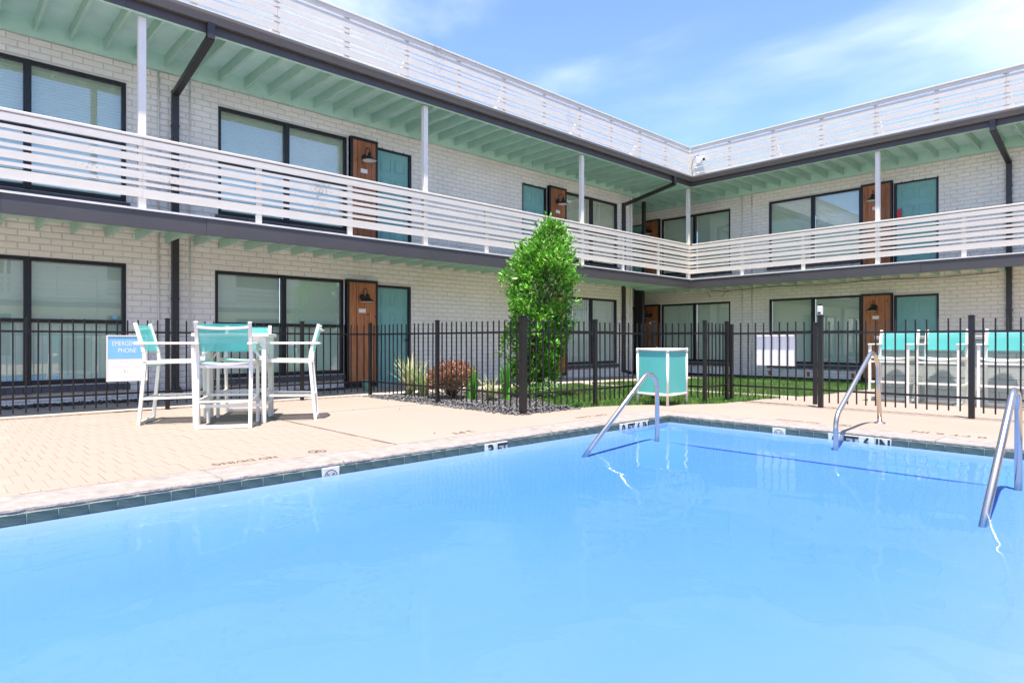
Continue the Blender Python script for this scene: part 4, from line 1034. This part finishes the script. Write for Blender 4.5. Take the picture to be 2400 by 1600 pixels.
# ------------------------------------------------------------------ security camera on the roof screen
sc = thing('security_camera', (-9.27, 16.05, 6.05), 'white dome security camera on the roof screen above the inner corner', 'security camera')
yb = YW - WR.dp - .042
mb = MB(); mb.cbox(-9.37,-9.19,yb-.09,yb,5.95,6.15,.02); mb.build('junction_box', M_camw, sc)
mb = MB(); mb.tube([(-9.19,yb-.05,6.04),(-9.10,yb-.09,6.02)], .045, 14); mb.tube([(-9.11,yb-.08,6.025),(-9.07,yb-.16,6.01)], .058, 16); hs = mb.build('camera_head', M_signw, sc)
mb = MB(); mb.tube([(-9.07,yb-.160,6.01),(-9.066,yb-.168,6.008)], .034, 14); mb.build('lens', M_lamp, hs)
mb = MB(); mb.tube([(-9.22,yb-.04,6.16),(-9.30,yb-.05,6.20),(-9.40,yb-.05,6.17),(-9.48,yb-.05,6.06),(-9.51,yb-.05,5.92),(-9.50,yb-.06,5.78),(-9.46,yb-.08,5.60)], .008, 8); mb.build('cable', M_lamp, sc)

# ------------------------------------------------------------------ small pot by the wall
mb = MB(); mb.lathe([(.0,.0),(.065,0),(.075,.01),(.09,.17),(.098,.175),(.098,.20),(.085,.20),(.08,.17),(.0,.165)], (-10.45,6.12,-.004), 20)
tag(mb.build('plant_pot', M_pot), 'pale green pot on the walk below the cedar panel', 'pot')

# ------------------------------------------------------------------ plants
def leaves_mesh(name, P, D, L, Wd, tint, fold=.25):
    """P base points, D directions (unit), L lengths, Wd widths, tint (n,3): folded 4-point leaves"""
    n = len(P); U = RNG.normal(size=(n,3)); S = np.cross(D, U); S /= np.linalg.norm(S, axis=1)[:,None] + 1e-9; Nn = np.cross(S, D)
    mid = P + D*(L*.5)[:,None]
    a = P; b = mid + S*(Wd*.5)[:,None] + Nn*(Wd*fold)[:,None]; c = P + D*L[:,None] - Nn*(L*.12)[:,None]; d = mid - S*(Wd*.5)[:,None] + Nn*(Wd*fold)[:,None]
    V = np.stack([a,b,c,d], 1).reshape(-1,3); base = np.arange(n)*4
    F = np.concatenate([np.stack([base,base+1,base+2],1), np.stack([base,base+2,base+3],1)], 0)
    return np_mesh(name, V, F, np.repeat(tint, 4, 0))
def unit(v): return v/(np.linalg.norm(v, axis=1)[:,None]+1e-9)
tx, ty = -7.28, 7.48
tree = thing('evergreen_tree', (tx, ty, 0), 'tall narrow bright green evergreen tree behind the fence corner', 'tree')
prof = [(.10,.22),(.35,.33),(.56,.39),(.75,.44),(1.1,.46),(1.5,.48),(2.0,.50),(2.34,.44),(2.55,.32),(2.72,.20),(2.85,.11),(2.96,.04)]
def prad(z): return np.interp(z, [p[0] for p in prof], [p[1] for p in prof])
VR = np.array([math.cos(YAW), math.sin(YAW)])          # sideways in the picture
def axis_at(z): return np.array([tx, ty]) + VR*np.interp(z, [0,.6,1.2,2.0,2.4,2.95], [-.10,-.06,-.01,.05,.12,.25])
tips = []; cl_n = 560
while len(tips) < cl_n:
    z = RNG.uniform(.14, 2.94)
    if RNG.uniform() > prad(z)/.49 + .08: continue
    a = RNG.uniform(0, 2*PI); lump = 1 + .20*math.sin(3*a + 4*z) + .16*math.sin(5*a - 7*z + 1)
    r = prad(z)*lump*math.sqrt(RNG.uniform(.34, 1.0)); c0 = axis_at(z)
    tips.append((c0[0]+r*math.cos(a), c0[1]+r*math.sin(a), z, a, r/(prad(z)+.01)))
tr = MB(); tr.tube([(tx,ty,-.03),(tx+.01,ty+.01,.5),tuple(axis_at(1.3))+(1.3,),tuple(axis_at(2.1))+(2.1,),tuple(axis_at(2.7))+(2.7,)], .03, 9, True, [.045,.036,.026,.016,.006])
for i in range(3):
    a = 2*PI*i/3+.4; tr.tube([(tx+.03*math.cos(a),ty+.03*math.sin(a),0),(tx+.10*math.cos(a),ty+.10*math.sin(a),.7),(tx+.2*math.cos(a),ty+.2*math.sin(a),1.5)], .02, 7, True, [.026,.02,.008])
for t_ in tips[::4]:
    z0 = max(.15, t_[2]-.30); c0 = axis_at(z0); tr.tube([(c0[0],c0[1],z0), ((c0[0]+t_[0])/2,(c0[1]+t_[1])/2,(z0+t_[2])/2+.02), (t_[0],t_[1],t_[2])], .006, 5, False, [.010,.007,.003])
tr.build('trunk', M_bark, tree)
P = []; D = []; T = []
for (x,y,z,a,rr_) in tips:
    k = int(RNG.integers(20, 30)); tone = RNG.uniform(0, 1)
    for _ in range(k):
        off = RNG.normal(size=3)*np.array([.052,.052,.058]); P.append((x+off[0], y+off[1], z+off[2]))
        D.append(np.array([math.cos(a), math.sin(a), .75]) + RNG.normal(size=3)*.75)
        v = RNG.uniform(); base_c = np.array([.065,.235,.014])*(1-tone) + np.array([.15,.42,.03])*tone
        if v > .86: base_c = np.array([.38,.60,.15])  # palest leaves: glossy highlights painted into the leaf colour
        T.append(base_c*RNG.uniform(.7,1.25))
n = len(P)
mkobj('crown', leaves_mesh('crown', np.array(P), unit(np.array(D)), RNG.uniform(.055,.105,n), RNG.uniform(.024,.042,n), np.array(T)), M_leaf, tree)
# bronze red shrub
rx, ry = -7.98, 6.22
sh = thing('bronze_shrub', (rx, ry, 0), 'round shrub with bronze red leaves in the gravel bed', 'shrub')
st = MB(); P = []; D = []; T = []
for i in range(190):
    a = RNG.uniform(0,2*PI); th = math.acos(RNG.uniform(-.15,1)); r = RNG.uniform(.7,1.05)
    x = rx+.34*r*math.sin(th)*math.cos(a); y = ry+.34*r*math.sin(th)*math.sin(a); z = .23+.33*r*math.cos(th)
    if i % 3 == 0: st.tube([(rx,ry,.0),((rx+x)/2,(ry+y)/2,z*.55),(x,y,z)], .004, 5, False, [.008,.005,.002])
    for _ in range(20):
        o3 = RNG.normal(size=3)*.045; P.append((x+o3[0],y+o3[1],max(.03,z+o3[2]))); D.append(np.array([math.cos(a)*math.sin(th),math.sin(a)*math.sin(th),.6+math.cos(th)])+RNG.normal(size=3)*.7)
        v = RNG.uniform(); red = np.array([.34,.135,.09]); grn = np.array([.17,.15,.06]); pk = np.array([.46,.235,.175])
        f = min(1, max(0, (z-.25)/.32)); c_ = (red if v < .55 else pk)*f + (grn if v < .55 else red)*(1-f); T.append(c_*RNG.uniform(.7,1.25))
n = len(P); st.build('stem', M_bark, sh)
mkobj('foliage', leaves_mesh('foliage', np.array(P), unit(np.array(D)), RNG.uniform(.035,.065,n), RNG.uniform(.018,.03,n), np.array(T)), M_leaf, sh)
# strap leaved plants: arching blades
def blades_mesh(name, x, y, n, h, spread, w, cols, rng, stiff=.5):
    V = []; F = []; T = []
    for i in range(n):
        a = rng.uniform(0,2*PI); out = spread*rng.uniform(.15,1); hh = h*rng.uniform(.55,1.05); b0 = (x+rng.normal()*.03, y+rng.normal()*.03)
        side = np.array([-math.sin(a+rng.normal()*.6), math.cos(a+rng.normal()*.6), 0]); col = np.array(cols[int(rng.integers(len(cols)))])*rng.uniform(.75,1.2); k = len(V); m = 6
        for j in range(m+1):
            t = j/m; r_ = out*(t**1.6); z = hh*(t - stiff*.35*t*t*(out/max(spread,.01))); ww = w*(1-t**2.2)*.5+.0008
            p = np.array([b0[0]+math.cos(a)*r_, b0[1]+math.sin(a)*r_, max(z,0)])
            V += [p-side*ww, p+side*ww]; T += [col, col]
        for j in range(m): F.append((k+2*j,k+2*j+1,k+2*j+3,k+2*j+2))
    return np_mesh(name, np.array(V), np.array(F), np.array(T))
def strap_plant(x, y, n, h, spread, w, cols, label, seed):
    t = thing('strap_leaf_plant', (x, y, 0), label, 'plant', 'strap leaved plants in the gravel bed'); r_ = np.random.default_rng(seed)
    mkobj('foliage', blades_mesh('foliage', x, y, n, h, spread, w, cols, r_), M_leaf, t)
    mb = MB(); mb.lathe([(.0,.05),(.03,.045),(.05,.0)], (x,y,-.005), 10); mb.build('crown_base', M_soil, t)
var_c = [(.30,.38,.16),(.55,.58,.34),(.40,.46,.22),(.48,.44,.24)]; grn_c = [(.10,.36,.04),(.14,.44,.06),(.08,.28,.04)]
strap_plant(-8.98, 6.10, 110, .80, .46, .030, var_c, 'tall variegated strap leaved plant in front of the teal door', 11)
strap_plant(-8.56, 6.08, 70, .56, .32, .028, var_c+grn_c[:1], 'low variegated strap leaved tuft between the tall one and the bronze shrub', 12)
strap_plant(-7.55, 6.30, 46, .56, .17, .034, grn_c, 'bright green upright strap leaved plant right of the bronze shrub', 13)
strap_plant(-7.30, 6.45, 34, .45, .34, .026, var_c, 'faded arching strap leaved plant between two green ones', 14)
strap_plant(-7.22, 6.70, 60, .74, .16, .034, grn_c, 'tall green upright strap leaved plant just left of the tree', 15)
# small white flowering shrub at the foot of the tree
fx, fy = -6.78, 7.12
fl = thing('flowering_shrub', (fx, fy, 0), 'small white flowering shrub at the foot of the tree', 'shrub'); P = []; D = []; T = []; P2 = []; D2 = []; T2 = []
for i in range(60):
    a = RNG.uniform(0,2*PI); r = .26*math.sqrt(RNG.uniform()); z = .05+.24*RNG.uniform()*(1-r)
    for _ in range(12):
        o3 = RNG.normal(size=3)*.035; P.append((fx+r*math.cos(a)+o3[0],fy+r*math.sin(a)+o3[1],max(.01,z+o3[2]))); D.append(RNG.normal(size=3)+np.array([0,0,.6])); T.append(np.array([.09,.24,.04])*RNG.uniform(.7,1.3))
    if i % 2 == 0:
        for q_ in range(6):
            b_ = q_*PI/3; P2.append((fx+r*math.cos(a),fy+r*math.sin(a),z+.05)); D2.append(np.array([math.cos(b_),math.sin(b_),.35])); T2.append(np.array([.75,.66,.64]))
n = len(P); mkobj('foliage', leaves_mesh('foliage', np.array(P), unit(np.array(D)), RNG.uniform(.03,.05,n), RNG.uniform(.014,.02,n), np.array(T)), M_leaf, fl)
n = len(P2); mkobj('blossom', leaves_mesh('blossom', np.array(P2), unit(np.array(D2)), np.full(n,.022), np.full(n,.016), np.array(T2)), M_leaf, fl)

# ------------------------------------------------------------------ gravel and grass
def point_in(poly, x, y):
    c = False; j = len(poly)-1
    for i in range(len(poly)):
        if (poly[i][1] > y) != (poly[j][1] > y) and x < (poly[j][0]-poly[i][0])*(y-poly[i][1])/(poly[j][1]-poly[i][1])+poly[i][0]: c = not c
        j = i
    return c
GRAVEL = [(-9.36,5.46),(-5.66,5.46),(-5.64,6.62),(-6.2,6.66),(-6.7,6.9),(-7.2,7.5),(-8.2,7.5),(-9.05,7.2)]
bed = MB(); bed.add([(x,y,.002) for x, y in GRAVEL], [tuple(range(len(GRAVEL)))]); struct('gravel_bed', bed, M_soil)
ico = bmesh.new(); bmesh.ops.create_icosphere(ico, subdivisions=1, radius=1.0); IV = np.array([v.co[:] for v in ico.verts]); ico.verts.index_update(); IFc = np.array([[v.index for v in f.verts] for f in ico.faces]); ico.free()
def stones(name, pts, smin, smax, label, cols):
    V = []; F = []; T = []
    for i, (x, y, z) in enumerate(pts):
        s = RNG.uniform(smin, smax); R_ = Matrix.Rotation(RNG.uniform(0,6.28),3,'Z') @ Matrix.Rotation(RNG.uniform(0,3),3,'X')
        v = IV*RNG.uniform(.72,1.2,size=IV.shape)*np.array([1.3,.9,.65])*s; v = v @ np.array(R_).T + np.array([x,y,z])
        V.append(v); F.append(IFc + i*len(IV)); T.append(np.repeat((np.array(cols[int(RNG.integers(len(cols)))])*RNG.uniform(.6,1.3))[None], len(IV), 0))
    o = mkobj(name, np_mesh(name, np.concatenate(V), np.concatenate(F), np.concatenate(T)), M_stone); o['kind'] = 'stuff'; tag(o, label, 'gravel'); return o
pts = []
while len(pts) < 4200:
    x = RNG.uniform(-9.36,-5.62); y = RNG.uniform(5.42,7.5)
    if y > 6.3 and RNG.uniform() > .5: continue
    if point_in(GRAVEL, x, y): pts.append((x, y, .006+RNG.uniform(0,.012)))
for i in range(260): pts.append((RNG.uniform(-9.3,-5.6), 5.45+RNG.normal()*.03-.02, .006))
for i in range(70): pts.append((-5.64+abs(RNG.normal())*.03, RNG.uniform(5.5,6.6), .006))
stones('gravel', pts, .010, .021, 'dark grey crushed stone covering the plant bed behind the fence', [(.045,.045,.05),(.075,.075,.08),(.025,.025,.027),(.14,.14,.14)])
pts = [(RNG.uniform(-11.18,-10.86)+.05*math.sin(y*3), y, .006+RNG.uniform(0,.02)) for y in RNG.uniform(-1.0,6.0,1500)]
stones('gravel', pts, .012, .026, 'dark stone chips along the foot of the left wall', [(.05,.05,.055),(.085,.08,.08),(.035,.035,.035)])
deck_poly = [(-5.72,5.5)] + LAWN_EDGE + [(-4.42,10.95),(-4.36,11.3),(-4.42,13.8),(-4.42,19),(9,19),(9,5.5)]
n = 78000; X = RNG.uniform(-9.05,-4.3,n); Y = np.where(RNG.uniform(size=n) < .45, RNG.uniform(6.4,10.5,n), RNG.uniform(10.5,17.75,n)); keep = []
for i in range(n):
    x, y = X[i], Y[i]; jit = .03*math.sin(x*9)+.02*math.sin(x*23+y*7)
    if 10.42+jit < y < 10.92-jit: continue
    if point_in(deck_poly, x-.03+jit, y): continue
    if point_in(GRAVEL, x, y): continue
    keep.append(i)
X = X[keep]; Y = Y[keep]; n = len(X); Zg = np.array([gz(y) for y in Y])-.02
H = RNG.uniform(.045,.085,n)*(1+.3*np.sin(X*5)*np.sin(Y*4)); A = RNG.uniform(0,2*PI,n); W_ = RNG.uniform(.004,.007,n)
dx_ = np.cos(A)*W_; dy_ = np.sin(A)*W_; lx = RNG.normal(size=n)*.022; ly = RNG.normal(size=n)*.022
V = np.stack([np.stack([X-dx_,Y-dy_,Zg],1), np.stack([X+dx_,Y+dy_,Zg],1), np.stack([X+lx,Y+ly,Zg+H],1)],1).reshape(-1,3)
tv = RNG.uniform(size=n)[:,None]; patch = (.5+.5*np.sin(X*1.7+1.3)*np.sin(Y*1.3))[:,None]; tint = np.array([.06,.155,.022])*(1-tv)+np.array([.125,.255,.05])*tv; tint = tint*(.8+.35*patch)
dry = RNG.uniform(size=n) < .07; tint[dry] = np.array([.26,.22,.09])
o = mkobj('grass', np_mesh('grass', V, np.arange(3*n).reshape(-1,3), np.repeat(tint,3,0)), M_grass); o['kind'] = 'stuff'; tag(o, 'bright green mown lawn between the fence and the far wing', 'grass')
# a few dry leaves and specks blown on the deck
for (x, y, lb) in ((-7.6,4.25,'dark dried berry on the deck, nearest the right patio chair'),(-7.25,4.75,'dark dried berry on the deck halfway between the right patio chair and the fence corner'),(-5.1,3.75,'dark dried berry on the deck beside the painted 3 FT')):
    mb = MB(); s = .012; mb.lathe([(.0,.010),(s*.7,.007),(s,.0)], (x,y,.001), 7); tag(mb.build('deck_speck', M_bark), lb, 'debris', 'dried berries on the deck')
print('objects', len(bpy.data.objects), 'tris', sum(len(p.vertices)-2 for m in bpy.data.meshes for p in m.polygons))
